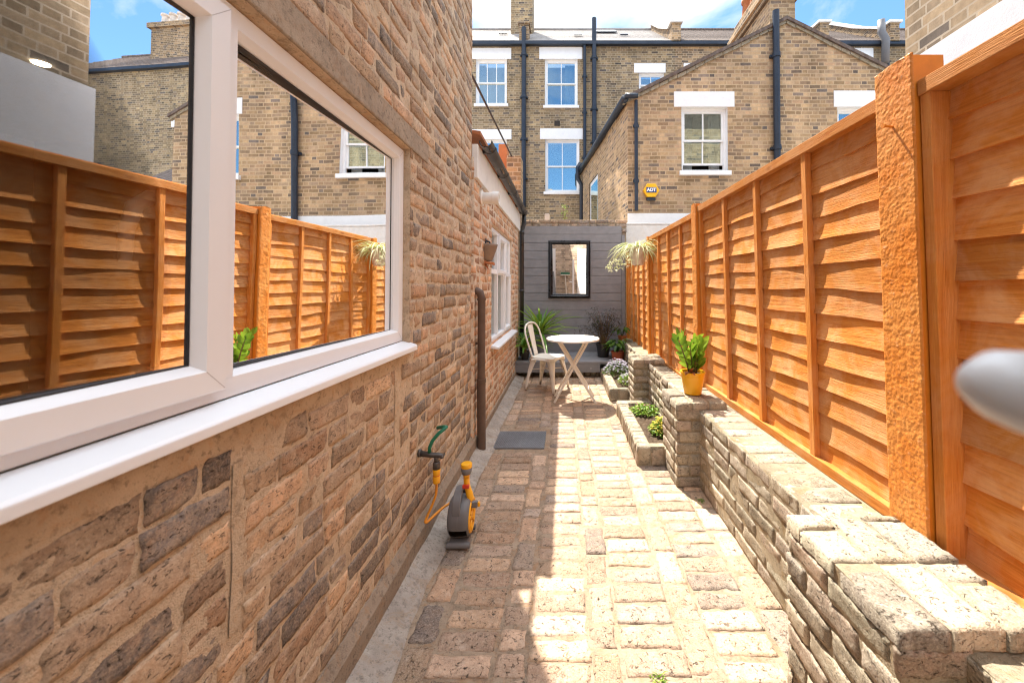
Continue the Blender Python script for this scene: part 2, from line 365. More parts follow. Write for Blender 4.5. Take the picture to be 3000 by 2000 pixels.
# ------------------------------------------------------------------ brickwork in geometry
def fr(O, U, V):
    U = V3(U); V = V3(V); return (V3(O), U, V, U.cross(V))
def P(F, u, v, n=0): return F[0] + F[1]*u + F[2]*v + F[3]*n
def brick(mb, F, a, b, c, d, h, back, nu, nv, tint, amp=.003, jag=.004, rnd=.0024, seed=0):
    """one worn brick face from (a,c) to (b,d), standing h proud of the joint plane"""
    idx = []
    tu = R.uniform(-1, 1) * amp; tv = R.uniform(-1, 1) * amp
    for j in range(nv + 1):
        row = []
        for i in range(nu + 1):
            fu = i / nu; fv = j / nv; u = a + (b-a)*fu; v = c + (d-c)*fv
            q = V3((u*9 + seed, v*9, seed * 1.7))
            nz = noise.noise(q * 2.2) * amp * 1.3 + noise.noise(q * 7) * amp * .7
            e = min(fu, 1-fu) * (b-a); g = min(fv, 1-fv) * (d-c); ed = min(e, g)
            drop = rnd * max(0, 1 - ed / (rnd * 1.6)) ** 2
            if i in (0, nu): u += noise.noise(V3((v*55, seed, i))) * jag + noise.noise(V3((v*14, seed, i+9))) * jag
            if j in (0, nv): v += noise.noise(V3((u*45, seed, j+5))) * jag + noise.noise(V3((u*12, seed, j+3))) * jag
            row.append(mb.vert(P(F, u, v, h + nz - drop + tu*(fu-.5)*2 + tv*(fv-.5)*2), tint))
        idx.append(row)
    for j in range(nv):
        for i in range(nu): mb.face(idx[j][i], idx[j][i+1], idx[j+1][i+1], idx[j+1][i])
    loop = idx[0][:-1] + [r[-1] for r in idx[:-1]] + idx[-1][:0:-1] + [r[0] for r in idx[:0:-1]]
    low = []
    for k in loop:
        q = V3(mb.v[k]); nn = (q - F[0]).dot(F[3]); low.append(mb.vert(q - F[3]*(nn + back), tint))
    m = len(loop)
    for k in range(m): mb.face(loop[k], low[k], low[(k+1) % m], loop[(k+1) % m])
def wallgrid(mb, F, u0, u1, v0, v1, holes=(), step=.1, amp=0, depth=.2, n0=0, seed=0, freq=6, vtop=None):
    def lines(a, b, cuts):
        base = sorted({a, b, *[c for c in cuts if a < c < b]}); out = []
        for p, q in zip(base, base[1:]):
            k = max(1, round((q-p)/step)); out += [p + (q-p)*i/k for i in range(k)]
        return out + [b]
    us = lines(u0, u1, [x for h in holes for x in h[:2]]); vs = lines(v0, v1, [x for h in holes for x in h[2:]])
    ids = {}
    def vid(i, j):
        if (i, j) not in ids:
            u, v = us[i], vs[j]
            nz = (noise.noise(V3((u*freq+seed, v*freq, seed))) + .5*noise.noise(V3((u*freq*3.1, v*freq*3.1, seed+4)))) * amp if amp else 0
            ids[i, j] = mb.vert(P(F, u, v, n0 + nz))
        return ids[i, j]
    def solid(i, j):
        if not (0 <= i < len(us)-1 and 0 <= j < len(vs)-1): return False
        cu = (us[i]+us[i+1])/2; cv = (vs[j]+vs[j+1])/2
        return not any(h[0] < cu < h[1] and h[2] < cv < h[3] for h in holes)
    for i in range(len(us)-1):
        for j in range(len(vs)-1):
            if not solid(i, j): continue
            a, b, c, d = vid(i, j), vid(i+1, j), vid(i+1, j+1), vid(i, j+1); mb.face(a, b, c, d)
            for (p, q, ni, nj) in ((a, b, i, j-1), (b, c, i+1, j), (c, d, i, j+1), (d, a, i-1, j)):
                if not solid(ni, nj):
                    bp = mb.vert(V3(mb.v[p]) - F[3]*depth); bq = mb.vert(V3(mb.v[q]) - F[3]*depth); mb.face(q, p, bp, bq)
def courses(mb, F, u0, u1, v0, v1, holes=(), course=.0765, joint=.012, blen=.226, prot=.003, pvar=.003, tintf=None, fine=None, amp=.003, jag=.004, bond='flemish', back=.02):
    nrow = int(round((v1-v0)/course)); s = 0
    for r in range(nrow):
        va = v0 + r*course + joint*.5; vb = v0 + (r+1)*course - joint*.5
        u = u0 - R.uniform(0, .03) - (blen*.5 if r % 2 else 0); k = r % 2
        while u < u1:
            hd = (bond == 'flemish' and k % 2) or R.random() < .1
            L = blen*.5 if hd else blen
            L *= R.uniform(.94, 1.06); a = u + joint*.5; b = u + L - joint*.5; u += L; k += 1; s += 1
            a = max(a, u0); b = min(b, u1)
            for h in holes:
                if h[2] < (va+vb)/2 < h[3]:
                    if a >= h[0] and b <= h[1]: b = a
                    elif a < h[0] < b: b = min(b, h[0]-.004)
                    elif a < h[1] < b: a = max(a, h[1]+.004)
            if b - a < .025: continue
            cu = (a+b)/2; cv = (va+vb)/2
            tt = tintf(cu, cv) if tintf else (R.random(), R.random(), R.random())
            nu, nv = fine(cu, cv) if fine else (5, 3)
            if hd: nu = max(2, nu//2)
            dv = R.uniform(-.003, .003)
            brick(mb, F, a, b, va+dv, vb+dv+R.uniform(-.002, .002), prot + R.uniform(-pvar, pvar), back, nu, nv, tt, amp, jag, seed=s*.37)
# ================================================================== SETTING
g = MB(); g.poly([(-400, -400, -.03), (400, -400, -.03), (400, 400, -.03), (-400, 400, -.03)])
tag(g.build('ground', M['cement']), kind='structure')
# ---- brick path: stretcher columns alternating with lengthwise columns
F = fr((0, 0, 0), (1, 0, 0), (0, 1, 0))
mb = MB()
cols = [(-.74, -.62, 1), (-.62, -.5, 1), (-.5, -.26, 0), (-.26, -.14, 1), (-.14, .1, 0), (.1, .215, 1), (.215, .455, 0), (.455, .575, 1), (.575, .81, 0), (.81, .955, 1)]
sd = 0
for ci, (a, b, lw) in enumerate(cols):
    y = -1.3 + R.uniform(0, .1)
    while y < 6.7:
        L = (.215 if lw else .105) * R.uniform(.93, 1.07)
        if lw and R.random() < .25: L = .105
        if not (ci == 0 and y > 1.0) and not (ci == 0 and y < 1.0 and False):
            sk = R.uniform(-.006, .006); sd += 1
            # the drain cover lies flush in the bricks
            if not (-.63 < (a+b)/2 < -.16 and y + L > 3.28 and y < 3.70):
                near = y < 3.2
                nu, nv = ((14, 7) if near else (7, 4)) if not lw else ((7, 12) if near else (4, 6))
                t0 = R.random()
                brick(mb, F, a + .006 + sk, b - .006 + sk + R.uniform(-.004, .004), y + .005, y + L - .006, R.uniform(.002, .006), .03, nu, nv, (t0, R.random(), R.random()), .0026, .007, .005, sd * .61)
        y += L
p1 = mb.build('path', M['paver'], smooth=True); tag(p1, kind='structure')
mb = MB(); wallgrid(mb, F, -.78, .99, -1.5, 7.3, (), .03, .003, .05, -.0008, 3, 9)
tag(mb.build('path_bed', M['paver_m'], smooth=True), kind='structure')
mb = MB()   # cement fillet between paving and house wall
yy = [-.6 + .1*i for i in range(66)]
rows = []
for y in yy:
    e = -.6 + .05*noise.noise(V3((y*1.4, 2, 0))) + .02*noise.noise(V3((y*7, 5, 0))) - (.07 if y < 1.2 else 0)
    if y < 1.25: e -= .03
    row = []
    for k in range(9):
        q = k/8; x = -.76 + (e + .76)*q
        row.append(mb.vert((x, y, .055*(1-q)**1.3 + .006 + .004*noise.noise(V3((x*20, y*14, 1))) - (.03 if k == 8 else 0))))
    rows.append(row)
for a, b in zip(rows, rows[1:]):
    for k in range(8): mb.face(a[k], a[k+1], b[k+1], b[k])
tag(mb.build('path_edge_fillet', M['cement'], smooth=True), kind='structure')
# ================================================================== LEFT HOUSE
XL = -.77
house = thing('brick_house', 'tall brick house wall on the left with a big white framed window', 'house', (-.77, 1.2, 0))
FL = fr((XL, 0, 0), (0, 1, 0), (0, 0, 1))
HOLE = (-.75, 1.895, 1.07, 2.065)
LINT = (-.95, 2.14, 2.065, 2.178)
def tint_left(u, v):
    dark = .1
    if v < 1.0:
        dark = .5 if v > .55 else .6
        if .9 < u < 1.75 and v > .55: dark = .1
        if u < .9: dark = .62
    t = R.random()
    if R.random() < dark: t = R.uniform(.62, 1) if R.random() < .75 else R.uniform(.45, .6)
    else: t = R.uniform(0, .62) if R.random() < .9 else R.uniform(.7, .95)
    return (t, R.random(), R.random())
def fine_left(u, v):
    if u < 1.6 and v < 3.0: return (13, 6)
    if u < 2.4 and v < 3.4: return (9, 4)
    return (5, 3)
mb = MB()
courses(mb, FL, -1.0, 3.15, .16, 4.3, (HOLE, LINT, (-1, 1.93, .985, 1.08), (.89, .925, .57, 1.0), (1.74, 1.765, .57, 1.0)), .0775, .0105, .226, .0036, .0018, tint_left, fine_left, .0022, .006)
mb.build('wall_bricks', M['brick_l'], house, smooth=True)
mb = MB()
wallgrid(mb, FL, -1.0, 3.15, 0, 4.3, (HOLE,), .024, .0022, .23, .0006, 11, 8); mb.box((XL-.23, -1.2, 4.3), (XL, 3.15, 7.0))
mb.build('wall_mortar', M['mortar_l'], house, smooth=True)
# raised vertical pointing lines of the blocked-up opening
for uu, wd in ((.907, .03), (1.752, .022)):
    mb = MB()
    pts = [(XL + .003 + .003*noise.noise(V3((z*9, uu, 0))), uu + .006*noise.noise(V3((z*6, uu, 3))), z) for z in [.58 + .03*i for i in range(14)]]
    for (a, b) in zip(pts, pts[1:]):
        mb.poly([(a[0], a[1]-wd/2, a[2]), (a[0], a[1]+wd/2, a[2]), (b[0], b[1]+wd/2, b[2]), (b[0], b[1]-wd/2, b[2])])
    mb.build('pointing_line', M['mortar_l'], house)
mb = MB(); mb.box((XL-.2, -.95, 2.07), (XL+.009, 2.135, 2.176)); mb.build('lintel', M['concrete'], house, bevel=.005)
mb = MB()   # plinth, slightly proud with a sloped top
rows = []
for i in range(84):
    y = -.9 + .05*i; w = .006*noise.noise(V3((y*5, 3, 1)))
    rows.append([mb.vert(p) for p in ((XL+.036+w, y, -.01), (XL+.033+w, y, .125+w), (XL+.008, y, .165+w*2), (XL-.1, y, .165))])
for a, b in zip(rows, rows[1:]):
    for k in range(3): mb.face(a[k], b[k], b[k+1], a[k+1])
mb.build('plinth', M['plinth'], house, smooth=False)
mb = MB(); mb.box((-6, 2.9, 0), (XL-.235, 3.149, 7.0)); mb.box((-6, -1.2, 7.0), (XL+.06, 3.2, 7.12)); mb.build('end_wall', M['mortar_l'], house)
# ---- window
def rect_frame(mb, F, a, b, c, d, w, n0, n1, chamf=.012, wb=None):
    """a mitred frame profile with a sloping inner bead"""
    o = [(a, c), (b, c), (b, d), (a, d)]; wb = wb or w
    i1 = [(a+w-chamf, c+wb-chamf), (b-w+chamf, c+wb-chamf), (b-w+chamf, d-w+chamf), (a+w-chamf, d-w+chamf)]
    i2 = [(a+w, c+wb), (b-w, c+wb), (b-w, d-w), (a+w, d-w)]
    o2 = [(a+.003, c+.003), (b-.003, c+.003), (b-.003, d-.003), (a+.003, d-.003)]
    rings = [[P(F, *q, n0) for q in o], [P(F, *q, n1-.003) for q in o], [P(F, *q, n1) for q in o2], [P(F, *q, n1) for q in i1], [P(F, *q, n1-.022) for q in i2], [P(F, *q, n0) for q in i2]]
    for A, B in zip(rings, rings[1:]):
        for k in range(4): mb.poly([A[k], A[(k+1) % 4], B[(k+1) % 4], B[k]])
win = MB()
rect_frame(win, FL, -.74, 1.89, 1.118, 2.058, .06, -.12, -.028)
win.box((XL-.12, .875, 1.165), (XL-.028, .925, 2.01))     # mullion
wo = win.build('window', M['upvc'], house); wo['label'] = 'wide white framed two-pane window above a white sill'
mb = MB(); rect_frame(mb, FL, .925, 1.842, 1.163, 2.012, .014, -.085, -.038, .008); mb.build('glazing_bead', M['upvc'], wo)
mb = MB(); rect_frame(mb, FL, -.70, .888, 1.146, 2.032, .066, -.09, -.010, .016); mb.build('sash', M['upvc'], wo, bevel=0)
mb = MB(); rect_frame(mb, FL, .938, 1.829, 1.176, 1.999, .0045, -.07, -.059, .001); rect_frame(mb, FL, -.635, .8225, 1.211, 1.967, .005, -.05, -.031, .001); mb.build('gasket', M['gasket'], wo)
def pane(ya, yb, za, zb, xa, xb):
    mb = MB(); i = [mb.vert((XL+x+d, y, z)) for y, x in ((ya, xa), (yb, xb)) for z in (za, zb) for d in (-.005, 0)]
    for q in ((0,1,3,2),(4,6,7,5),(0,4,5,1),(2,3,7,6),(0,2,6,4),(1,5,7,3)): mb.face(*[i[k] for k in q][::-1])
    mb.build('glass', M['glass'], wo)
pane(.925, 1.84, 1.165, 2.01, -.086, -.061); pane(-.64, .826, 1.205, 1.972, -.104, -.036)
mb = MB()
mb.prism([(XL-.03, -.75, 1.117), (XL+.03, -.75, 1.098), (XL+.037, -.75, 1.092), (XL+.037, -.75, 1.07), (XL+.028, -.75, 1.07), (XL+.028, -.75, 1.086), (XL-.03, -.75, 1.1)][::-1], (0, 2.665, 0))
mb.build('sill', M['upvc'], wo, bevel=.003)
def weld(a, b, n):
    mb = MB(); p = P(FL, *a, n); q = P(FL, *b, n); d = (q-p).normalized(); s_ = d.cross(V3((1, 0, 0)))*.0007
    mb.prism([p-s_, p+s_, q+s_, q-s_], (.0005, 0, 0)); mb.build('weld_line', M['weld'], wo)
weld((.884, 1.150), (.838, 1.196), -.0102); weld((.884, 2.028), (.838, 1.982), -.0102); weld((1.886, 1.122), (1.846, 1.162), -.0282); weld((1.886, 2.054), (1.846, 2.014), -.0282)
mb = MB()   # inside handle seen through the near pane
hz = 1.62
mb.tube([(XL-.085, .87, 1.585), (XL-.13, .868, 1.588), (XL-.15, .85, 1.582), (XL-.16, .825, 1.555), (XL-.162, .812, 1.5), (XL-.162, .812, 1.435)], [.013, .014, .015, .015, .013, .01], 10)
mb.build('handle', M['upvc'], wo, smooth=True)
mb = MB(); mb.box((-4, -1.2, .3), (-3.9, 3, 3.0)); mb.box((-4, -1.3, .3), (-.95, -1.2, 3.0)); mb.box((-4, 2.8, .3), (-.96, 2.88, 3)); mb.box((-4, -1.2, 2.45), (-1.01, 2.8, 2.5)); mb.box((-4, -1.2, .28), (-1.01, 2.8, .3))
mb.build('room', M['room'], house)
mb = MB(); mb.lathe([(.028, 2.443), (.03, 2.449)], (-2.5, 1.81, 0), 24); mb.build('downlight', M['lamp'], house)
# brown downpipe on the wall near the join
dp = MB(); x, y = -.70, 3.23
dp.tube([(XL, y, 1.345), (XL+.03, y, 1.35), (x-.012, y, 1.335), (x, y, 1.29), (x, y, .5)], .033, 16); dp.tube([(x, y, .6), (x+.004, y, .03)], .036, 16)
dp.lathe([(.04, .0), (.04, .03)], (x, y, .585), 16); dp.lathe([(.038, 0), (.038, .02)], (x, y, 1.27), 16); dp.box((XL, y-.012, .9), (x, y+.012, .92))
dpo = dp.build('downpipe', M['brown'], house, smooth=True); dpo.modifiers.new('e', 'EDGE_SPLIT').split_angle = rad(45)
# ================================================================== LEAN-TO EXTENSION
XE = -.752
ext = thing('brick_extension', 'low orange-red brick extension with white window, fascia and black gutter', 'extension', (-.75, 4.6, 0))
FE = fr((XE, 0, 0), (0, 1, 0), (0, 0, 1))
EH = (3.93, 5.4, .775, 2.03)
mb = MB(); courses(mb, FE, 3.152, 6.2, .12, 2.45, (EH,), .0765, .0165, .226, .004, .002, lambda u, v: (R.random(), R.random(), R.random()), lambda u, v: (5, 3), .0025, .004); mb.build('wall_bricks', M['brick_x'], ext, smooth=True)
mb = MB(); wallgrid(mb, FE, 3.152, 6.2, 0, 2.46, (EH,), .06, .002, .22, .001, 5); mb.build('wall_mortar', M['mortar_x'], ext, smooth=True)
mb = MB(); mb.box((XE-.02, 3.152, -.01), (XE+.012, 6.2, .11)); mb.build('plinth', M['plinth'], ext)
mb = MB(); mb.box((-.77, 3.16, 2.29), (-.722, 6.24, 2.57)); mb.build('fascia', M['fascia'], ext, bevel=.003)
mb = MB()
pr = [(.056*math.cos(a), .056*math.sin(a)) for a in [math.pi + math.pi*i/12 for i in range(13)]]
inner = [(.050*math.cos(a), .050*math.sin(a)) for a in [2*math.pi - math.pi*i/12 for i in range(13)]]
mb.prism([(-.664+p[0], 3.19, 2.61+p[1]) for p in pr + inner][::-1], (0, 3.09, 0))
for y in (3.35, 4.1, 4.85, 5.6, 6.1):
    mb.prism([(-.664+.061*math.cos(a), y, 2.612+.061*math.sin(a)) for a in [math.pi + math.pi*i/10 for i in range(11)]][::-1], (0, .05, 0)); mb.box((-.725, y, 2.56), (-.70, y+.04, 2.61))
mb.build('gutter', M['black'], ext)
mb = MB(); mb.tube([(-.664, 6.24, 2.56), (-.664, 6.24, 2.42), (-.70, 6.245, 2.3), (-.70, 6.245, .27)], .036, 14)
for z in (2.25, 1.3, .6): mb.lathe([(.042, 0), (.042, .05)], (-.70, 6.245, z), 14)
mb.build('downpipe', M['black'], ext, smooth=True)
mb = MB()
for i in range(16):   # roof as stepped tile courses
    a = i/16; b = (i+1)/16 + .008
    mb.prism([(-.70-2.4*a, 3.16, 2.66+.62*a+.018), (-.70-2.4*a, 3.16, 2.66+.62*a-.012), (-.70-2.4*b, 3.16, 2.66+.62*b-.016), (-.70-2.4*b, 3.16, 2.66+.62*b-.004)], (0, 3.1, 0))
mb.build('roof', M['terra'], ext)
# window with top lights
w = MB(); wf = XE - .03
rect_frame(w, FE, 3.94, 5.39, .80, 2.02, .05, -.09, -.02, .01)
for yy in (4.42, 4.9): w.box((XE-.09, yy-.025, .85), (XE-.022, yy+.025, 1.97))
w.box((XE-.088, 3.99, 1.53), (XE-.0235, 5.34, 1.58))
wx = w.build('window', M['upvc'], ext); wx['label'] = 'white three-light window with small top opener'
w = MB(); rect_frame(w, FE, 4.42, 4.93, 1.545, 1.985, .05, -.06, .004, .012)
rect_frame(w, FE, 4.885, 5.36, .83, 1.56, .045, -.06, -.004, .012); w.build('sash', M['upvc'], wx)
w = MB(); w.box((XE-.062, 3.97, .82), (XE-.058, 5.36, 2.0)); w.build('glass', M['glass2'], wx)
w = MB(); w.prism([(XE-.05, 3.9, .80), (XE+.085, 3.9, .772), (XE+.085, 3.9, .75), (XE-.05, 3.9, .765)][::-1], (0, 1.55, 0)); w.build('sill', M['upvc'], wx, bevel=.003)
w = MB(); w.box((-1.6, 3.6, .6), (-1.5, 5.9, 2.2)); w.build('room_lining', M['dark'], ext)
w = MB()   # white flue outlet on a plate
w.lathe([(.075, 0), (.075, .012), (.052, .014), (.052, .10), (.058, .10), (.058, .16), (.044, .16), (.044, .1)], (XE, 3.45, 2.185), 20, 'x'); w.build('flue_outlet', M['fascia'], ext, smooth=False, bevel=.002)
# wall fitting
lamp = thing('wall_fitting', 'weathered brown half-bowl wall fitting beside the white extension window', 'wall fitting', (XE, 3.62, 1.72))
mb = MB(); rows = []
for j in range(9):
    q = j/8; z = 1.63 + .155*q; r = .055 + .055*q**.8; rows.append([mb.vert((XE + .004 + r*1.05*math.sin(math.pi*i/14), 3.62 - r*math.cos(math.pi*i/14), z)) for i in range(15)])
for a, b in zip(rows, rows[1:]):
    for i in range(14): mb.face(a[i], b[i], b[i+1], a[i+1])
mb.face(*rows[-1][::-1])
o = mb.build('bowl', M['rust'], lamp, smooth=True)
mb = MB(); mb.prism([(XE+.002, 3.55, 1.63), (XE+.085, 3.58, 1.615), (XE+.085, 3.66, 1.615), (XE+.002, 3.69, 1.63)], (0, 0, -.025)); mb.prism([(XE+.002, 3.56, 1.605), (XE+.03, 3.6, 1.56), (XE+.03, 3.64, 1.56), (XE+.002, 3.68, 1.605)], (0, 0, -.01)); mb.build('lower_lip', M['terra'], lamp, bevel=.004)
mb = MB(); mb.box((XE, 3.6, 1.7), (XE+.01, 3.64, 1.84)); mb.tube([(XE+.01, 3.62, 1.82), (XE+.04, 3.62, 1.81), (XE+.05, 3.62, 1.78)], .008, 8); mb.build('bracket', M['iron'], lamp)
# stay rod and brick stub beyond the roof
rod = MB(); rod.tube([(-.83, 3.16, 3.26), (-.90, 6.45, 3.60)], .012, 8); tag(rod.build('stay_rod', M['iron']), 'thin dark metal rod slanting from the tall house corner down to a brick stub', 'rod')
st = thing('brick_stub', 'small brick stub wall with an orange block behind the extension roof', 'wall', (-.9, 6.5, 0))
mb = MB(); mb.box((-.98, 6.42, 2.4), (-.735, 6.72, 3.6)); mb.build('stub', M['facade_r'], st, bevel=.01)
mb = MB(); mb.box((-1.13, 6.5, 2.4), (-.985, 6.72, 3.83)); mb.build('orange_block', M['terra'], st, bevel=.01)
# ================================================================== FENCE
PA, PB, PC, PD = (1.142, 1.302), (1.13, 3.33), (1.105, 5.10), (1.078, 6.70)
def fence_panel(label, y0, y1, xa, xb, zb, zt, lean, batts, seed, nb=13, deep=0):
    """lap panel: wavy boards behind battens; x is the alley face of the battens"""
    t = thing('lap_fence', label, 'fence panel', ((xa+xb)/2, (y0+y1)/2, zb), 'orange lap fence panels')
    rr = random.Random(seed); Ln = y1 - y0
    def X(y, z): return xa + (xb-xa)*(y-y0)/Ln + (zb + .75 - z)*lean
    mb = MB(); ex = (zt - zb - .05) / nb
    for k in range(nb):
        z0 = zb + .03 + k*ex; top = z0 + ex + .035; n = max(12, int(Ln/.05)); prev = None; s = rr.uniform(0, 99)
        big = rr.choice((.6, 1, 1.6)); btn = (rr.random(), rr.random(), rr.random())
        for i in range(n + 1):
            y = y0 + .01 + (Ln-.02)*i/n
            wav = noise.noise(V3((y*1.9, s, 0)))*.019*big + noise.noise(V3((y*5.5, s, 2)))*.005
            bow = noise.noise(V3((y*2.6, s, 7)))*.011 + .004
            row = []
            for (q, th) in ((0, 0), (.18, 0), (.5, 0), (1, 0)):
                z = z0 + wav*(1-q) + (top - z0)*q
                xx = X(y, z) + deep + .022 + (.013 if deep else .006)*q - bow*.7*(1-q)**2 - (.002 if q == 0 else 0)
                row.append(mb.vert((xx, y, z), btn))
            zl = z0 + wav
            row.insert(0, mb.vert((X(y, zl) + deep + (.033 if deep else .0275) - bow*.7, y, zl + .0005), btn))
            if prev:
                for a in range(4): mb.face(prev[a], row[a], row[a+1], prev[a+1])
            prev = row
    mb.build('lap_boards', M['lap'], t, smooth=False)
    def bar(name, ya, yb, za, zc, d0, d1, mat):
        b = MB(); i = [b.vert((X(y, z) + d, y, z)) for y in (ya, yb) for z in (za, zc) for d in (d0, d1)]
        for q in ((0,1,3,2),(4,6,7,5),(0,4,5,1),(2,3,7,6),(0,2,6,4),(1,5,7,3)): b.face(*[i[k] for k in q])
        return b.build(name, mat, t, bevel=.0025)
    for bf in batts: yb_ = y0 + Ln*bf; bar('batten', yb_-.018, yb_+.018, zb+.04, zt-.045, -.006 + deep, .024 + deep, M['batten'])
    bar('edge_batten', y0+.002, y0+.036, zb, zt-.05, -.008, .05 + deep, M['batten']); bar('edge_batten', y1-.036, y1-.002, zb, zt-.05, -.008, .05 + deep, M['batten'])
    bar('top_rail', y0, y1, zt-.05, zt, -.014, .055, M['rail']); bar('bottom_rail', y0, y1, zb, zb+.045, -.012, .05, M['rail'])
    return t
def post(label, x, y, zt, zb=.3, wy=.13, wx=.105, lean=0, step=.006, amp=.003):
    t = thing('fence_post', label, 'fence post', (x+.05, y, zb), 'orange concrete fence posts')
    mb = MB(); ny = max(4, int(wy/step)); nz = int((zt-zb)/step)
    def X(z): return x + (zb+.75-z)*lean
    prev = None
    for j in range(nz+1):
        z = zb + (zt-zb)*j/nz; row = []
        for i in range(ny+1):
            yy = y + wy/2 - wy*i/ny
            ed = min(i, ny-i)/ny
            dv_ = noise.voronoi(V3((yy*105, z*88, x*9)))[0][0]; nz_ = ((.45 - dv_)*1.6 + .8*noise.noise(V3((yy*40, z*25, x))))*amp - (.008 if ed == 0 else 0)
            zz = z - (.035*(abs(i/ny-.45))**1.5 if j == nz else 0)
            row.append(mb.vert((X(z) - nz_ if ed else X(z)+.006, yy, zz)))
        if prev:
            for i in range(ny): mb.face(prev[i], prev[i+1], row[i+1], row[i])
        prev = row
    mb.build('rough_face', M['post'], t, smooth=True)
    b = MB(); i = [b.vert((X(z)+d, yy, z)) for yy in (y-wy/2+.001, y+wy/2-.001) for z in (zb, zt-.012) for d in (.004, wx)]
    for q in ((0,1,3,2),(4,6,7,5),(0,4,5,1),(2,3,7,6),(0,2,6,4),(1,5,7,3)): b.face(*[i[k] for k in q])
    b.build('post_body', M['postside'], t)
    return t
post('nearest and widest fence post, rough orange concrete with a nail near its top', PA[0], PA[1], 2.145, .36, .15, .105, .02, .0036, .0015)
post('second orange fence post, rising behind the yellow plant pot', PB[0], PB[1], 2.11, .4, .12, .1, .012, .01)
post('third orange fence post, carrying the hanging spider plant', PC[0], PC[1], 2.06, .4, .11, .1, .008, .014)
post('farthest orange fence post, against the grey clad end wall', PD[0], PD[1], 2.02, .4, .1, .09, .006, .016)
nl = MB(); nl.tube([(PA[0]-.01, PA[1]+.005, 1.93), (PA[0]-.05, PA[1]-.0, 1.932)], .004, 8); nl.lathe([(.008, 0), (.008, .004)], (PA[0]-.053, PA[1], 1.932), 10, 'x'); tag(nl.build('nail', M['postside']), 'painted nail sticking out near the top of the nearest post', 'nail')
fence_panel('nearest fence panel, cut off by the right edge of the picture', -.55, PA[1]-.077, 1.166, 1.166, .505, 2.045, .02, (.25, .5, .75), 3, 12, .03)
fence_panel('large fence panel between the nearest post and the yellow plant pot', PA[1]+.07, PB[1]-.062, 1.178, 1.165, .535, 2.075, .022, (.25, .5, .74), 5)
fence_panel('fence panel just beyond the yellow plant pot', PB[1]+.06, PC[1]-.056, 1.163, 1.138, .475, 2.05, .012, (.26, .52, .77), 8)
fence_panel('farthest fence panel, behind the hanging spider plant', PC[1]+.056, PD[1]-.05, 1.135, 1.11, .42, 2.0, .008, (.25, .5, .75), 12)
# ================================================================== RETAINING WALL
rw = thing('garden_wall', 'low weathered yellow brick wall with piers below the orange fence', 'wall', (1.1, 3, 0))
XW = .935
def fyl(x): return fr((x, 0, 0), (0, -1, 0), (0, 0, 1))
tg = lambda u, v: (R.random(), R.random(), R.random())
def slab_top(mb, x0, x1, y0, y1, z, along, seed, fine=True):
    """coping course: bricks on the top face"""
    Ft = fr((0, 0, z), (1, 0, 0), (0, 1, 0)); s = seed
    if along:   # bricks run along y
        wds = [x0 + (x1-x0)*i/max(1, round((x1-x0)/.11)) for i in range(max(1, round((x1-x0)/.11))+1)]
        for a, b in zip(wds, wds[1:]):
            y = y0 - R.uniform(0, .1)
            while y < y1:
                L = .225*R.uniform(.95, 1.05); s += 1
                aa = max(y, y0); bb = min(y+L, y1)
                if bb - aa > .03: brick(mb, Ft, a+.003, b-.003, aa+.004, bb-.004, R.uniform(-.004, .006), .05, 7 if fine else 3, 12 if fine else 5, tg(0, 0), .003, .005, .006, s*.53)
                y += L
    else:
        y = y0
        while y < y1-.02:
            L = min(.112*R.uniform(.95, 1.05), y1-y); s += 1
            brick(mb, Ft, x0+.002, x1-.002, y+.003, y+L-.003, R.uniform(-.004, .006), .05, 12 if fine else 5, 7 if fine else 3, tg(0, 0), .003, .005, .006, s*.53); y += L
def brickwork(name, mb, parent): return mb.build(name, M['brick_g'], parent, smooth=True)
mb = MB()
courses(mb, fyl(XW), -6.6, 1.0, .0, .535, (), .0765, .013, .226, .0035, .003, tg, lambda u, v: (14, 6) if u > -3 else (5, 3), .003, .0055, 'stretcher')
slab_top(mb, XW+.004, 1.17, -.6, 3.3, .535, False, 400); slab_top(mb, XW+.004, 1.14, 3.3, 4.95, .50, False, 500, False); slab_top(mb, XW+.004, 1.12, 4.95, 6.68, .45, False, 600, False)
brickwork('wall_bricks', mb, rw)
mb = MB()
wallgrid(mb, fyl(XW), -3.3, 1.0, -.02, .533, (), .04, .002, .3, .0, 8); wallgrid(mb, fyl(XW), -6.7, -3.3, -.02, .495, (), .08, .003, .3, .0, 9)
mb.poly([(XW, -1, .531), (1.35, -1, .531), (1.35, 3.3, .531), (XW, 3.3, .531)]); mb.poly([(XW, 3.3, .494), (1.35, 3.3, .494), (1.35, 6.7, .494), (XW, 6.7, .494)])
mb.build('wall_mortar', M['mortar_g'], rw, smooth=True)
XP = .775
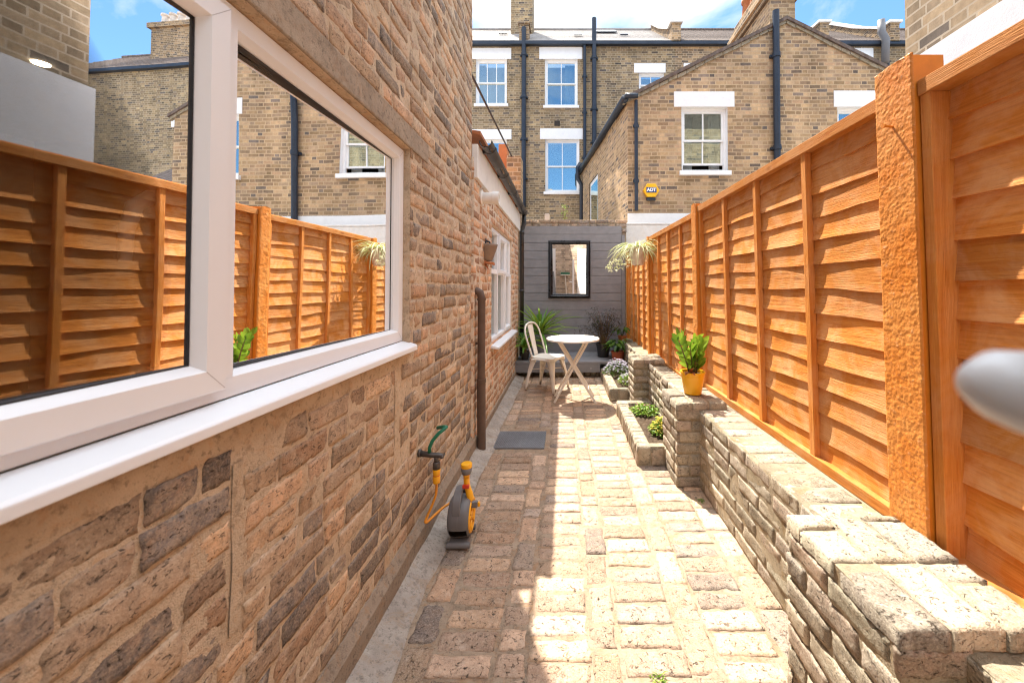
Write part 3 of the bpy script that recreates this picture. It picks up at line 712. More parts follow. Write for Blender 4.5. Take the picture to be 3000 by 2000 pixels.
for k, (y0, y1, zt) in enumerate(((.90, 1.345, .588), (2.66, 3.04, .585), (4.3, 4.66, .575))):
    mb = MB(); fn = (10, 5) if k < 2 else (5, 3)
    courses(mb, fyl(XP), -y1, -y0, 0, zt-.03, (), .0775, .013, .226, .003, .004, tg, lambda u, v: fn, .0028, .005, 'stretcher')
    courses(mb, fr((0, y0, 0), (1, 0, 0), (0, 0, 1)), XP, XW+.01, 0, zt-.03, (), .0775, .01, .226, .001, .003, tg, lambda u, v: fn, .003, .005, 'stretcher')
    courses(mb, fr((0, y1, 0), (-1, 0, 0), (0, 0, 1)), -XW, -XP, 0, zt-.03, (), .0775, .013, .226, .003, .004, tg, lambda u, v: (4, 3), .004, .006, 'stretcher')
    if k == 0:
        slab_top(mb, XP-.003, 1.15, y0-.004, y0+.215, zt, True, 700); slab_top(mb, XP-.004, 1.15, y0+.222, y1+.004, zt+.003, True, 720)
    else: slab_top(mb, XP-.008, 1.12, y0-.008, y1+.008, zt, True, 740+k*30)
    brickwork('pier', mb, rw)
    mb = MB(); mb.box((XP+.006, y0+.006, -.02), (1.12, y1-.006, zt-.007)); mb.build('pier_core', M['mortar_g'], rw)
# ---- brick planters
def planter(label, x0, y0, y1, h=.155):
    t = thing('brick_planter', label, 'planter', ((x0+.93)/2, (y0+y1)/2, 0))
    mb = MB()
    def soldier(F, u0, u1):
        u = u0; s = R.random()*90
        while u < u1 - .03:
            L = .078*R.uniform(.93, 1.07); s += 1
            brick(mb, F, u+.004, min(u+L, u1)-.004, 0, h-.004, R.uniform(0, .006), .05, 4, 7, tg(0, 0), .004, .005, .008, s); u += L
    soldier(fyl(x0), -y1, -y0)
    Fy = fr((0, y0, 0), (1, 0, 0), (0, 0, 1)); brick(mb, Fy, x0+.002, x0+.1, .0, h-.004, .002, .05, 6, 7, tg(0, 0), .004, .005, .008, 3); brick(mb, Fy, x0+.108, XP-.004, .0, h-.004, .002, .05, 6, 7, tg(0, 0), .004, .005, .008, 4)
    y = y0; Ft = fr((0, 0, h), (1, 0, 0), (0, 1, 0)); s = 0
    while y < y1 - .03:
        L = min(.078*R.uniform(.93, 1.07), y1-y); s += 1
        brick(mb, Ft, x0+.001, (x0+.105) if y > y0+.07 else XP-.004, y+.003, y+L-.003, R.uniform(-.003, .005), .05, 6, 4, tg(0, 0), .004, .005, .008, s*.7); y += L
    brick(mb, Ft, x0+.11, .92, y1-.1, y1-.003, 0, .05, 6, 4, tg(0, 0), .004, .005, .008, 55)
    brickwork('edging', mb, t)
    mb = MB(); mb.box((x0+.004, y0+.004, -.02), (x0+.1, y1-.004, h-.004)); mb.box((x0+.1, y0+.004, -.02), (XP, y0+.07, h-.004)); mb.box((x0+.1, y1-.1, -.02), (.93, y1-.004, h-.004)); mb.build('edging_core', M['mortar_g'], t)
    mb = MB(); rows = []
    for j in range(30):
        yy = y0+.06+(y1-.09-y0-.06)*j/29; rows.append([mb.vert((x0+.1+(.93-x0-.1)*i/12, yy, h-.03+.022*noise.noise(V3((i*.7, yy*22, 3)))+.01*noise.noise(V3((i*2., yy*60, 9))))) for i in range(13)])
    for a, b in zip(rows, rows[1:]):
        for i in range(12): mb.face(a[i], a[i+1], b[i+1], b[i])
    mb.build('soil', M['soil'], t, smooth=False)
    return t
planter('nearer low brick planter with green and yellow bedding plants', .565, 2.98, 4.2)
planter('farther low brick planter with lilac flowers by the deck', .55, 4.65, 5.85)
# ================================================================== END WALL, DECK
ew = thing('end_wall', 'old brick garden wall closing the end of the yard, behind the grey cladding', 'wall', (.15, 6.9, 0))
mb = MB()
courses(mb, fr((0, 6.80, 0), (1, 0, 0), (0, 0, 1)), -.80, 1.10, 2.28, 2.58, (), .0765, .014, .226, .004, .005, lambda u, v: (R.uniform(.3, 1), R.random()*.6, 0), lambda u, v: (5, 3), .005, .006)
slab_top(mb, -.80, 1.10, 6.8, 7.02, 2.585, False, 900, False)
mb.build('coping_bricks', M['brick_l'], ew, smooth=True)
mb = MB(); mb.box((-2.2, 6.805, -.02), (1.095, 7.015, 2.578)); mb.build('wall_core', M['mortar_g'], ew)
cl = thing('cladding_screen', 'grey stained board cladding on the end wall around the mirror', 'cladding', (.13, 6.77, .25))
for k in range(15):
    z0 = .25 + k*.1475; mb = MB(); mb.box((-.78, 6.755 + R.uniform(0, .003), z0+.003), (1.005, 6.795, z0+.1465)); mb.build('board', M['grey'], cl, bevel=.004)
mb = MB(); mb.box((1.007, 6.75, .25), (1.06, 6.793, 2.3)); mb.build('edge_post', M['grey'], cl, bevel=.003)
dk = thing('timber_deck', 'low grey stained timber deck step at the end of the yard', 'deck', (.1, 6.3, 0))
mb = MB()
for k in range(7): mb.box((-.76, 5.85+k*.13, .215), (.92, 5.85+k*.13+.125, .25))
mb.build('deck_boards', M['grey'], dk, bevel=.003)
mb = MB(); mb.box((-.76, 5.845, .09), (.54, 5.872, .212)); mb.build('fascia_board', M['grey'], dk, bevel=.003)
for xx in (.12, .4):
    mb = MB(); mb.lathe([(.006, -.002), (.006, .003)], (xx, 5.845, .15), 8, 'y'); mb.build('screw', M['text'], dk)
mb = MB(); courses(mb, fr((0, 5.95, 0), (1, 0, 0), (0, 0, 1)), -.3, .6, 0, .1, (), .1, .012, .09, .002, .003, tg, lambda u, v: (3, 3), bond='stretcher'); mb.build('riser_bricks', M['brick_g'], dk, smooth=True)
# ---- mirror
mr = thing('wall_mirror', 'rectangular mirror in a dark moulded frame hung on the grey cladding', 'mirror', (.083, 6.74, 1.2))
FM = fr((0, 6.752, 0), (1, 0, 0), (0, 0, 1))
mb = MB(); a, b, c, d = -.288, .452, 1.19, 2.205
for (w0, w1, n0, n1) in ((0, .022, .0, .03), (.0225, .055, .0, .045), (.0555, .078, .0, .026)):
    for q in range(4):
        o = [(a+w0, c+w0), (b-w0, c+w0), (b-w0, d-w0), (a+w0, d-w0)]; i_ = [(a+w1, c+w1), (b-w1, c+w1), (b-w1, d-w1), (a+w1, d-w1)]
        k = (q+1) % 4; m_ = [((o[e][0]+i_[e][0])/2, (o[e][1]+i_[e][1])/2) for e in range(4)]
        mb.poly([P(FM, *o[q], n0), P(FM, *o[k], n0), P(FM, *o[k], n1*.6), P(FM, *o[q], n1*.6)])
        mb.poly([P(FM, *o[q], n1*.6), P(FM, *o[k], n1*.6), P(FM, *m_[k], n1), P(FM, *m_[q], n1)])
        mb.poly([P(FM, *m_[q], n1), P(FM, *m_[k], n1), P(FM, *i_[k], n1*.6), P(FM, *i_[q], n1*.6)])
        mb.poly([P(FM, *i_[q], n1*.6), P(FM, *i_[k], n1*.6), P(FM, *i_[k], n0), P(FM, *i_[q], n0)])
mb.build('frame', M['frameblk'], mr)
mb = MB(); tl = .016   # the glass leans forward a touch
mb.poly([P(FM, a+.07, c+.07, .006), P(FM, b-.07, c+.07, .006), P(FM, b-.07, d-.07, .006+tl), P(FM, a+.07, d-.07, .006+tl)]); mb.build('mirror_glass', M['mirror'], mr)
# ================================================================== RENDERED WALL + OUTRIGGER + TERRACE
mb = MB(); mb.box((1.10, 7.0, -.02), (9, 7.16, 2.53)); mb.box((1.09, 6.99, 2.53), (9, 7.17, 2.56))
tag(mb.build('rendered_wall', M['render'], bevel=.008), 'white rendered garden wall behind the far end of the orange fence', 'wall')
def sash(house, x0, x1, z0, z1, Y, cols=2, open_=0, curtain=None, lint=None, label=None, rows=1, sillw=.09, deep=.12, blind=None):
    """sliding sash in a reveal; Y is the wall face (facing -Y)"""
    w = MB(); F = fr((0, Y + deep, 0), (1, 0, 0), (0, 0, 1)); zm = (z0+z1)/2
    rect_frame(w, F, x0, x1, z0, z1, .055, -.02, .045, .01)
    wo = w.build('window', M['white'], house)
    if label: wo['label'] = label
    zb = z0 + .055 + open_
    for nm, (za, zc, n) in (('upper_sash', (zm-.02, z1-.05, .02)), ('lower_sash', (zb, zm+.02+open_, -.012))):
        s_ = MB(); rect_frame(s_, F, x0+.05, x1-.05, za, zc, .045, n-.025, n+.012, .006)
        for c in range(1, cols):
            xc = x0+.05 + (x1-x0-.1)*c/cols; s_.box((xc-.012, Y+deep-n-.010, za+.04), (xc+.012, Y+deep-n+.012, zc-.04))
        s_.build(nm, M['white'], wo)
        gl = MB(); gl.box((x0+.08, Y+deep-n+.004, za+.03), (x1-.08, Y+deep-n+.009, zc-.03)); gl.build('glass', M['farglass'], wo)
    if curtain:
        cm = MB(); n = 24
        for (ca, cb) in curtain:
            pr_ = None
            for i in range(n+1):
                xx = ca + (cb-ca)*i/n; yo = Y+deep+.16+.025*math.sin(i*1.7)
                r_ = [cm.vert((xx, yo, z0+.03)), cm.vert((xx, yo, z1-.05))]
                if pr_: cm.face(pr_[0], r_[0], r_[1], pr_[1])
                pr_ = r_
        cm.build('curtain', M['curtain'], wo, smooth=True)
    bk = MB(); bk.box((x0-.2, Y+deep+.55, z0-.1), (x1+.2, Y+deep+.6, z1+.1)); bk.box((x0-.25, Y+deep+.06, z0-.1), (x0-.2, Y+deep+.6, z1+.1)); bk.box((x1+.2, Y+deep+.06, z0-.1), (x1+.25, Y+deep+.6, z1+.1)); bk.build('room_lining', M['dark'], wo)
    rv = MB()   # painted reveals, 2 mm inside the brick opening
    rv.poly([(x1-.002, Y, z0), (x1-.002, Y+deep+.01, z0), (x1-.002, Y+deep+.01, z1), (x1-.002, Y, z1)][::-1]); rv.poly([(x0+.002, Y, z0), (x0+.002, Y+deep+.01, z0), (x0+.002, Y+deep+.01, z1), (x0+.002, Y, z1)])
    rv.poly([(x0, Y, z1-.002), (x1, Y, z1-.002), (x1, Y+deep+.01, z1-.002), (x0, Y+deep+.01, z1-.002)]); rv.build('reveal', M['white'], wo)
    sl = MB(); sl.box((x0-.05, Y-.06, z0-sillw), (x1+.05, Y+deep, z0)); sl.build('sill', M['white'], wo, bevel=.006)
    if lint:
        ln = MB(); ln.box((lint[0], Y-.012, z1+.001), (lint[1], Y+.1, lint[2])); ln.build('lintel', M['white'], wo, bevel=.006)
    return wo
def pipe(house, x, y, za, zb, r=.05, mat='iron', name='drainpipe', collars=()):
    p_ = MB(); p_.tube([(x, y, za), (x, y, zb)], r, 12)
    for z in collars: p_.lathe([(r*1.25, 0), (r*1.25, .09)], (x, y, z), 12); p_.box((x-r*1.7, y+r*.4, z+.02), (x+r*1.7, y+r*1.3, z+.07))
    o = p_.build(name, M[mat], house, smooth=True); o.modifiers.new('e', 'EDGE_SPLIT').split_angle = rad(40); return o
# ---- outrigger with the gable
YG = 7.62; GK = 880/YG
def gx(px): return (px-1297)/GK
def gz(py): return 1.38 + (660-py)/GK
og = thing('gabled_outrigger', 'gabled buff brick rear wing with black drainpipe and white sash window', 'house', (4.4, 7.7, 0))
FG = fr((0, YG, 0), (1, 0, 0), (0, 0, 1))
W1 = (gx(1567), gx(1674), gz(392), gz(243)); W2 = (gx(1928), gx(2035), gz(392), gz(243))
xl, xr, ze, xa_, za_ = gx(1443), 7.63, 5.15, gx(1811), 6.72
mb = MB(); wallgrid(mb, FG, xl, xr, 2.86, ze, (W1, W2), 5, 0, .25)
mb.poly([(xl, YG, ze), (xr, YG, ze), (xa_, YG, za_)])
b0 = (xl, YG); b1 = (.545, 12.6)
sw0, sw1 = .30, .42   # side window along the wall
def sp(q, z): return (b0[0]+(b1[0]-b0[0])*q, b0[1]+(b1[1]-b0[1])*q, z)
zs0, zs1 = 2.75, 4.45; qa, qb = .52, .74
for (p0, p1, z0, z1) in ((0, qa, -.02, ze), (qb, 1, -.02, ze), (qa, qb, -.02, zs0), (qa, qb, zs1, ze)):
    mb.poly([sp(p1, z0), sp(p0, z0), sp(p0, z1), sp(p1, z1)])
mb.build('wall', M['gable'], og)
mb = MB(); wallgrid(mb, fr((0, YG-.012, 0), (1, 0, 0), (0, 0, 1)), xl-.004, xr, -.02, 2.855, (), 3, 0, .1); mb.build('painted_base', M['white'], og)
mb = MB()
def rs(x, z, y): return (x, y, z)
ov = .06
for (xa, za, xb, zb) in ((xl-.12, ze-.06, xa_, za_+.02), (xa_, za_+.02, xr+.12, ze-.06)):
    mb.prism([(xa, YG-ov, za), (xb, YG-ov, zb), (xb, YG-ov, zb+.07), (xa, YG-ov, za+.07)], (0, 5.0, 0))
mb.build('roof', M['tile'], og)
mb = MB()   # cement verge along the gable edges
for (xa, za, xb, zb) in ((xl-.1, ze-.13, xa_, za_-.045), (xa_, za_-.045, xr+.1, ze-.13)):
    n = 18
    for k in range(n):
        f0 = k/n; f1 = (k+.96)/n; zz = R.uniform(-.012, .012)
        mb.prism([(xa+(xb-xa)*f0, YG-.03-R.uniform(0, .015), za+(zb-za)*f0+zz), (xa+(xb-xa)*f1, YG-.03, za+(zb-za)*f1+zz), (xa+(xb-xa)*f1, YG-.03, za+(zb-za)*f1+.07+zz), (xa+(xb-xa)*f0, YG-.03, za+(zb-za)*f0+.07+zz)], (0, .06, 0))
mb.build('verge', M['mortar_g'], og)
sash(og, *W1, YG, 2, .1, [(W1[0]+.1, W1[0]+.3), (W1[1]-.28, W1[1]-.06)], (gx(1550), gx(1690), gz(207)), 'white two-over-two sash window standing slightly open at the bottom')
sash(og, *W2, YG, 2, 0, [(W2[0]+.05, W2[1]-.05)], (gx(1920), gx(2060), gz(205)), 'white sash window partly hidden behind the fence post')
# side window and gutter
mb = MB()
qs = [sp(qa, zs0), sp(qb, zs0), sp(qb, zs1), sp(qa, zs1)]; nn = V3((-.99, -.14, 0))
mb.prism([V3(p) - nn*.06 for p in (qs[1], qs[0], qs[3], qs[2])], nn*.03); mb.prism([V3(sp(qb, zs0-.1)) - nn*.05, V3(sp(qa-.02, zs0-.1)) - nn*.05, V3(sp(qa-.02, zs0)) - nn*.05, V3(sp(qb, zs0)) - nn*.05], nn*.1)
sw = mb.build('side_window', M['white'], og)
mb = MB(); m0, m1 = qa+.03, qb-.03
mb.prism([V3(p) - nn*.025 for p in (sp(m1, zs0+.1), sp(m0, zs0+.1), sp(m0, zs1-.12), sp(m1, zs1-.12))], nn*.004); mb.build('glass', M['farglass'], sw)
mb = MB(); ga = V3(sp(0, ze-.03)) + V3((-.07, -.1, 0)); gb = V3(sp(1, ze+.02)) + V3((-.07, 0, 0)); mb.tube([ga, gb], .075, 12); mb.tube([ga + V3((.0, -.02, .04)), ga + V3((.25, -.02, .04))], .05, 10); mb.build('gutter', M['iron'], og, smooth=True)
pipe(og, gx(1461), YG-.06, 2.9, ze-.05, .035, collars=(4.55, 3.45))
pipe(og, gx(1783), YG-.08, 2.5, gz(24), .062, 'iron', 'soil_pipe', (5.95, 4.1))
# chimney stack along the ridge
cs = MB(); cs.box((4.2, 7.75, 6.2), (4.72, 9.4, 7.28)); cso = cs.build('chimney_stack', M['gable'], og)
cs = MB(); cs.box((4.13, 7.68, 7.28), (4.79, 9.47, 7.38)); cs.box((4.08, 7.63, 7.38), (4.84, 9.52, 7.5)); cs.box((4.12, 7.67, 7.5), (4.8, 9.48, 7.6)); cs.box((4.2, 7.75, 7.6), (4.72, 9.4, 7.8)); cs.build('cornice', M['facade_r'], cso, bevel=.012)
for y in (7.95, 8.4, 8.85, 9.25):
    cs = MB(); cs.lathe([(.13, 7.8), (.12, 8.0), (.10, 8.3), (.13, 8.32), (.13, 8.4), (.09, 8.4)], (4.46, y, 0), 16); cs.build('chimney_pot', M['terra'], cso, smooth=True)
# alarm box
ab = thing('alarm_box', 'yellow hexagonal alarm box with white lettering on a blue panel, on the gable', 'alarm box', (gx(1495), YG, gz(437)))
ax, az = gx(1495), gz(438)
mb = MB(); mb.prism([(ax + .165*math.cos(rad(60*k)), YG-.002, az + .155*math.sin(rad(60*k))) for k in range(6)], (0, -.075, 0)); mb.build('cover', M['yellow'], ab, bevel=.012)
mb = MB(); mb.box((ax-.1, YG-.083, az-.05), (ax+.1, YG-.0775, az+.055)); mb.build('sign', M['bluesign'], ab)
mb = MB(); mb.prism([(ax-.09, YG-.004, az-.2), (ax-.09, YG-.06, az-.2), (ax+.09, YG-.06, az-.2), (ax+.09, YG-.004, az-.2)][::-1], (0, 0, .06)); mb.build('strobe', M['iron'], ab, bevel=.01)
fc = D.curves.new('lettering', 'FONT'); fc.body = 'ADT'; fc.size = .088; fc.align_x = 'CENTER'; fc.align_y = 'CENTER'; fc.extrude = .002; fc.offset = .004
fo = link(D.objects.new('lettering_src', fc)); bpy.context.view_layer.update()
me = D.meshes.new_from_object(fo.evaluated_get(bpy.context.evaluated_depsgraph_get())); D.objects.remove(fo)
me.materials.clear(); me.materials.append(M['text'])
to = link(D.objects.new('lettering', me)); to.parent = ab; to.location = (ax-ab.location.x, -.086, az-ab.location.z+.003); to.rotation_euler = (rad(90), 0, 0)
# ---- terrace
YT = 12.6; TK = 880/YT
def tx(px): return (px-1297)/TK
def tz(py): return 1.38 + (660-py)/TK
EV = tz(97)
def roof(h, x0, x1, mat, vents=()):
    mb = MB(); n = 9
    for k in range(n):
        a = k/n; b = (k+1)/n+.02
        mb.prism([(x0, YT-.12+2.9*a, EV+.05+2.3*a+.025), (x0, YT-.12+2.9*a, EV+.05+2.3*a), (x0, YT-.12+2.9*b, EV+.05+2.3*b-.02), (x0, YT-.12+2.9*b, EV+.05+2.3*b)][::-1], (x1-x0, 0, 0))
    ro = mb.build('roof', M[mat], h)
    mb = MB(); mb.tube([(x0, YT+2.85, EV+2.4), (x1, YT+2.85, EV+2.4)], .09, 8); mb.build('ridge', M[mat], ro)
    for (xv, dv, wv, hv) in vents:
        mb = MB(); z = EV+.05+2.3*dv; y = YT-.12+2.9*dv
        mb.prism([(xv-wv/2, y, z+.06), (xv+wv/2, y, z+.06), (xv+wv/2, y+hv, z+hv*.793+.06), (xv-wv/2, y+hv, z+hv*.793+.06)], (0, -.02, .03)); mb.build('roof_vent' if wv < .5 else 'skylight', M['iron'], ro)
    mb = MB(); mb.box((x0, YT-.16, EV-.07), (x1, YT-.002, EV+.035)); mb.build('gutter', M['iron'], h)
    return ro
def house_wall(h, x0, x1, holes, mat):
    mb = MB(); wallgrid(mb, fr((0, YT, 0), (1, 0, 0), (0, 0, 1)), x0, x1, -.02, EV, holes, 12, 0, .25); mb.build('wall', M[mat], h)
H1 = thing('terraced_house', 'leftmost terraced house with a six-pane sash window under grey slates', 'house', (-3, YT, 0), 'terraced houses at the back')
x0, x1 = -5.2, tx(1203)
wa = (tx(1091), tx(1163), tz(236), tz(131)); wb_ = (tx(1093), tx(1163), tz(445), tz(318))
house_wall(H1, x0, x1, (wa, wb_), 'facade')
sash(H1, *wa, YT, 3, 0, [(wa[0]+.06, wa[0]+.28)], (tx(1078), tx(1173), tz(105))); sash(H1, *wb_, YT, 2, 0, None, (tx(1080), tx(1174), tz(295)))
roof(H1, x0, x1, 'slate', [(tx(1140), .45, .3, .2)])
pipe(H1, tx(1203), YT-.1, 4.0, tz(62), .075, collars=(9.0, 7.6, 6.2, 4.9))
H2 = thing('terraced_house', 'middle terraced house with two tall blue-paned sash windows one above the other', 'house', (1, YT, 0), 'terraced houses at the back')
x0, x1 = tx(1203), tx(1553)
wc = (tx(1251), tx(1327), tz(240), tz(131)); wd = (tx(1252), tx(1331), tz(440), tz(318)); we = (tx(1469), tx(1527), tz(215), tz(163))
house_wall(H2, x0+.002, x1, (wc, wd, we), 'facade')
sash(H2, *wc, YT, 2, 0, [(wc[1]-.42, wc[1]-.08)], (tx(1238), tx(1338), tz(103)), 'upper sash window with a pale curtain on one side'); sash(H2, *wd, YT, 2, 0, [(wd[0]+.05, wd[1]-.05)], (tx(1240), tx(1339), tz(293)), 'lower sash window with a pale blind'); sash(H2, *we, YT, 2, 0, [(we[0]+.05, we[1]-.05)], (tx(1458), tx(1531), tz(141)))
roof(H2, x0+.002, x1, 'slate', [(tx(1330), .3, .28, .16), (tx(1405), .62, .85, .5), (tx(1445), .35, .28, .16)])
pipe(H2, tx(1343), YT-.08, 3.2, EV-.05, .05, collars=(8.3, 7.1, 5.6)); pipe(H2, tx(1365), YT-.1, 5.0, tz(40), .075, 'iron', 'soil_pipe', (8.9, 7.2, 6.1))
mb = MB(); mb.tube([(tx(1365), YT-.1, 5.1), (tx(1358), YT-.15, 4.9), (tx(1342), YT-.2, 4.8)], .06, 10); mb.tube([(tx(1333), YT-.25, 5.4), (tx(1326), YT-.25, 5.25), (tx(1327), YT-.25, 4.9), (tx(1335), YT-.25, 4.7), (tx(1335), YT-.25, .5)], .07, 10); mb.build('waste_pipe', M['iron'], H2, smooth=True)
mb = MB(); mb.box((tx(1273), YT-.012, tz(287)), (tx(1286), YT+.02, tz(275))); mb.build('air_brick', M['dark'], H2)
# chimney between houses one and two
mb = MB(); mb.box((tx(1172)*1.12, YT+1.5, EV+.8), (tx(1222)*1.12, YT+2.3, EV+4.6)); mb.box((tx(1170)*1.12, YT+1.44, EV+4.6), (tx(1224)*1.12, YT+2.36, EV+4.8)); ch = mb.build('chimney_stack', M['facade'], H2)
for i in range(3):
    mb = MB(); mb.lathe([(.13, 0), (.1, .5), (.13, .52)], (tx(1183)*1.12+i*.25, YT+1.9, EV+4.8), 14); mb.build('chimney_pot', M['terra'], ch)
mb = MB(); mb.box((x0-.16, YT-.1, EV+.06), (x0+.16, YT+.35, EV+.62)); mb.box((x0-.2, YT-.14, EV+.62), (x0+.2, YT+.39, EV+.7)); mb.build('parapet', M['facade_r'], H2, bevel=.01)
H3 = thing('terraced_house', 'browner terraced house with pantile roof beside the gabled wing', 'house', (6, YT, 0), 'terraced houses at the back')
x0, x1 = tx(1553), tx(1900)
wf_ = (tx(1582), tx(1640), tz(240), tz(163))
house_wall(H3, x0+.002, x1, (wf_,), 'facade_r'); sash(H3, *wf_, YT, 2, 0, None, (tx(1573), tx(1650), tz(141)))
roof(H3, x0+.002, x1, 'tile')
mb = MB()   # party wall upstands stepping down the slope, rendered
def upstand(h, x, wd=.3):
    mb = MB(); mb.prism([(x-wd/2, YT-.16, EV+.0), (x-wd/2, YT-.16, EV+.62), (x-wd/2, YT+.2, EV+.66), (x-wd/2, YT+1.4, EV+1.5), (x-wd/2, YT+2.9, EV+2.75), (x-wd/2, YT+2.9, EV+2.1)], (wd, 0, 0)); u = mb.build('party_wall', M['facade_r'], h)
    mb = MB(); mb.prism([(x-wd/2-.06, YT-.22, EV+.62), (x-wd/2-.06, YT-.22, EV+.7), (x-wd/2-.06, YT+.2, EV+.74), (x-wd/2-.06, YT+1.4, EV+1.58), (x-wd/2-.06, YT+2.95, EV+2.83), (x-wd/2-.06, YT+2.95, EV+2.75), (x-wd/2-.06, YT+1.4, EV+1.5), (x-wd/2-.06, YT+.2, EV+.66)], (wd+.12, 0, 0)); mb.build('coping', M['render'], u)
upstand(H3, tx(1553))
H4 = thing('terraced_house', 'far right terraced house with pantile roof and a fat grey vent pipe', 'house', (12, YT, 0), 'terraced houses at the back')
x0, x1 = tx(1900), 20
wg, wh = (9.7, 10.8, 5.4, 7.2), (12.6, 13.7, 5.4, 7.2); house_wall(H4, x0+.002, x1, (wg, wh), 'facade')
for w_ in (wg, wh): sash(H4, *w_, YT, 2, 0, [(w_[0]+.05, w_[1]-.05)], (w_[0]-.2, w_[1]+.2, 7.55))
roof(H4, x0+.002, x1, 'tile'); upstand(H4, tx(1893)); upstand(H4, tx(2055))
mb = MB(); mb.tube([(tx(2026), YT-.25, tz(150)), (tx(2028), YT-.25, tz(96)), (tx(2022), YT-.2, tz(78)), (tx(2021), YT-.2, tz(50))], .11, 12); mb.build('vent_pipe', M['hosegr'], H4, smooth=True)
mb = MB(); mb.box((tx(1940), YT-.03, tz(150)), (tx(2012), YT-.005, tz(106))); mb.build('white_panel', M['white'], H4)
pipe(H4, tx(2042), YT-.08, tz(200), EV-.05, .05)
mb = MB(); mb.box((14.5, YT+1.6, EV+.8), (17.0, YT+2.3, EV+2.7)); mb.box((14.4, YT+1.5, EV+2.7), (17.1, YT+2.4, EV+2.9)); ch = mb.build('chimney_stack', M['facade_r'], H4)
for i in range(6):
    mb = MB(); mb.lathe([(.16, 0), (.13, .5), (.17, .53), (.17, .6)], (14.75+i*.4, YT+1.95, EV+2.9), 14); mb.build('chimney_pot', M['whitepot'], ch)
# low wing seen only in the window's reflection
lw = thing('rear_wing', 'low brick wing with brown lean-to roof, seen reflected in the near window', 'house', (9.5, 11, 0))
mb = MB(); wallgrid(mb, fr((0, 10.6, 0), (1, 0, 0), (0, 0, 1)), 7.9, 13, -.02, 4.3, (), 9, 0, .2); mb.build('wall', M['facade_r'], lw)
mb = MB(); mb.prism([(7.8, 10.4, 4.25), (7.8, 12.5, 5.8), (7.8, 12.5, 5.7), (7.8, 10.4, 4.15)][::-1], (5.4, 0, 0)); mb.build('roof', M['tile'], lw)
# ================================================================== RIGHT NEIGHBOUR
nb = thing('neighbour_house', 'brick house wall above a pale rendered band, rising over the nearest fence panel', 'house', (2.6, .8, 0))
XN, YN, ZN = 2.58, 2.87, 3.03
mb = MB(); FN = fr((XN, 0, 0), (0, -1, 0), (0, 0, 1)); wallgrid(mb, FN, -YN, 4, ZN, 6.6, (), 9, 0, .3); wallgrid(mb, fr((0, YN, 0), (-1, 0, 0), (0, 0, 1)), -7, -XN-.001, ZN, 6.6, (), 9, 0, .2)
mb.build('wall', M['nb'], nb)
mb = MB(); wallgrid(mb, fr((XN-.03, 0, 0), (0, -1, 0), (0, 0, 1)), -YN-.03, 4, -.02, ZN+.02, (), 9, 0, .3); wallgrid(mb, fr((0, YN+.03, 0), (-1, 0, 0), (0, 0, 1)), -7, -XN+.029, -.02, ZN+.02, (), 9, 0, .2); mb.build('rendered_base', M['render_b'], nb)
mb = MB(); mb.tube([(XN-.03, 2.34, 2.27), (XN-.12, 2.34, 2.27), (XN-.122, 2.34, 2.27), (XN-.24, 2.35, 2.26), (XN-.3, 2.36, 2.25)], [.11, .11, .085, .08, .06], 16); mb.build('flue_pipe', M['hosegr'], nb)
mb = MB(); mb.prism([(XN-.1, YN+.1, 6.6), (XN-.1, -4, 6.6), (7, -4, 8.2), (7, YN+.1, 8.2)], (0, 0, .1)); mb.build('roof', M['slate'], nb)
# ================================================================== HOUSE BEHIND THE CAMERA (seen in the mirror)
bh = thing('rear_house_wall', 'brick back wall of the home with white door frames, seen in the mirror', 'house', (.3, -1.7, 0))
mb = MB(); wallgrid(mb, fr((0, -1.6, 0), (-1, 0, 0), (0, 0, 1)), -2.4, 2, -.02, 3.4, (), 9, 0, .2); mb.build('wall', M['pale'], bh)
mb = MB(); mb.box((-.75, -1.6, 0), (-.36, -1.52, 2.6)); mb.box((.5, -1.6, 0), (.9, -1.52, 2.6)); mb.build('door_frame', M['white'], bh)
br = thing('broom', 'broom with green bristles standing head up, seen in the mirror', 'broom', (.0, -1.4, 0))
mb = MB(); mb.tube([(.12, -1.32, 0), (.02, -1.55, 1.55)], .013, 8); mb.build('stick', M['cream'], br)
mb = MB(); mb.box((-.16, -1.57, 1.55), (.2, -1.51, 1.59)); mb.build('head', M['creamtop'], br)
mb = MB(); mb.box((-.16, -1.575, 1.59), (.2, -1.505, 1.66)); mb.build('bristles', M['greenhose'], br)
mb = MB(); mb.prism([(-.45, -1.25, 0), (-.25, -1.25, 0), (-.42, -1.5, 1.7), (-.5, -1.5, 1.7)], (0, .03, 0)); tag(mb.build('grey_plank', M['grey']), 'grey plank leaning on the back wall, seen in the mirror', 'plank')
dr = thing('patio_door', 'open white door edge with a white handle, blurred at the right edge', 'door', (.29, -.2, 0))
mb = MB(); mb.box((.272, -.72, .05), (.335, .17, 2.1)); mb.build('leaf', M['upvc'], dr, bevel=.005)
mb = MB(); mb.tube([(.275, .135, 1.318), (.235, .14, 1.322), (.205, .145, 1.331), (.182, .149, 1.339), (.168, .150, 1.342), (.160, .150, 1.342), (.157, .15, 1.342)], [.0175, .018, .018, .0165, .0135, .008, .003], 18); mb.build('handle', M['upvc'], dr, smooth=True)
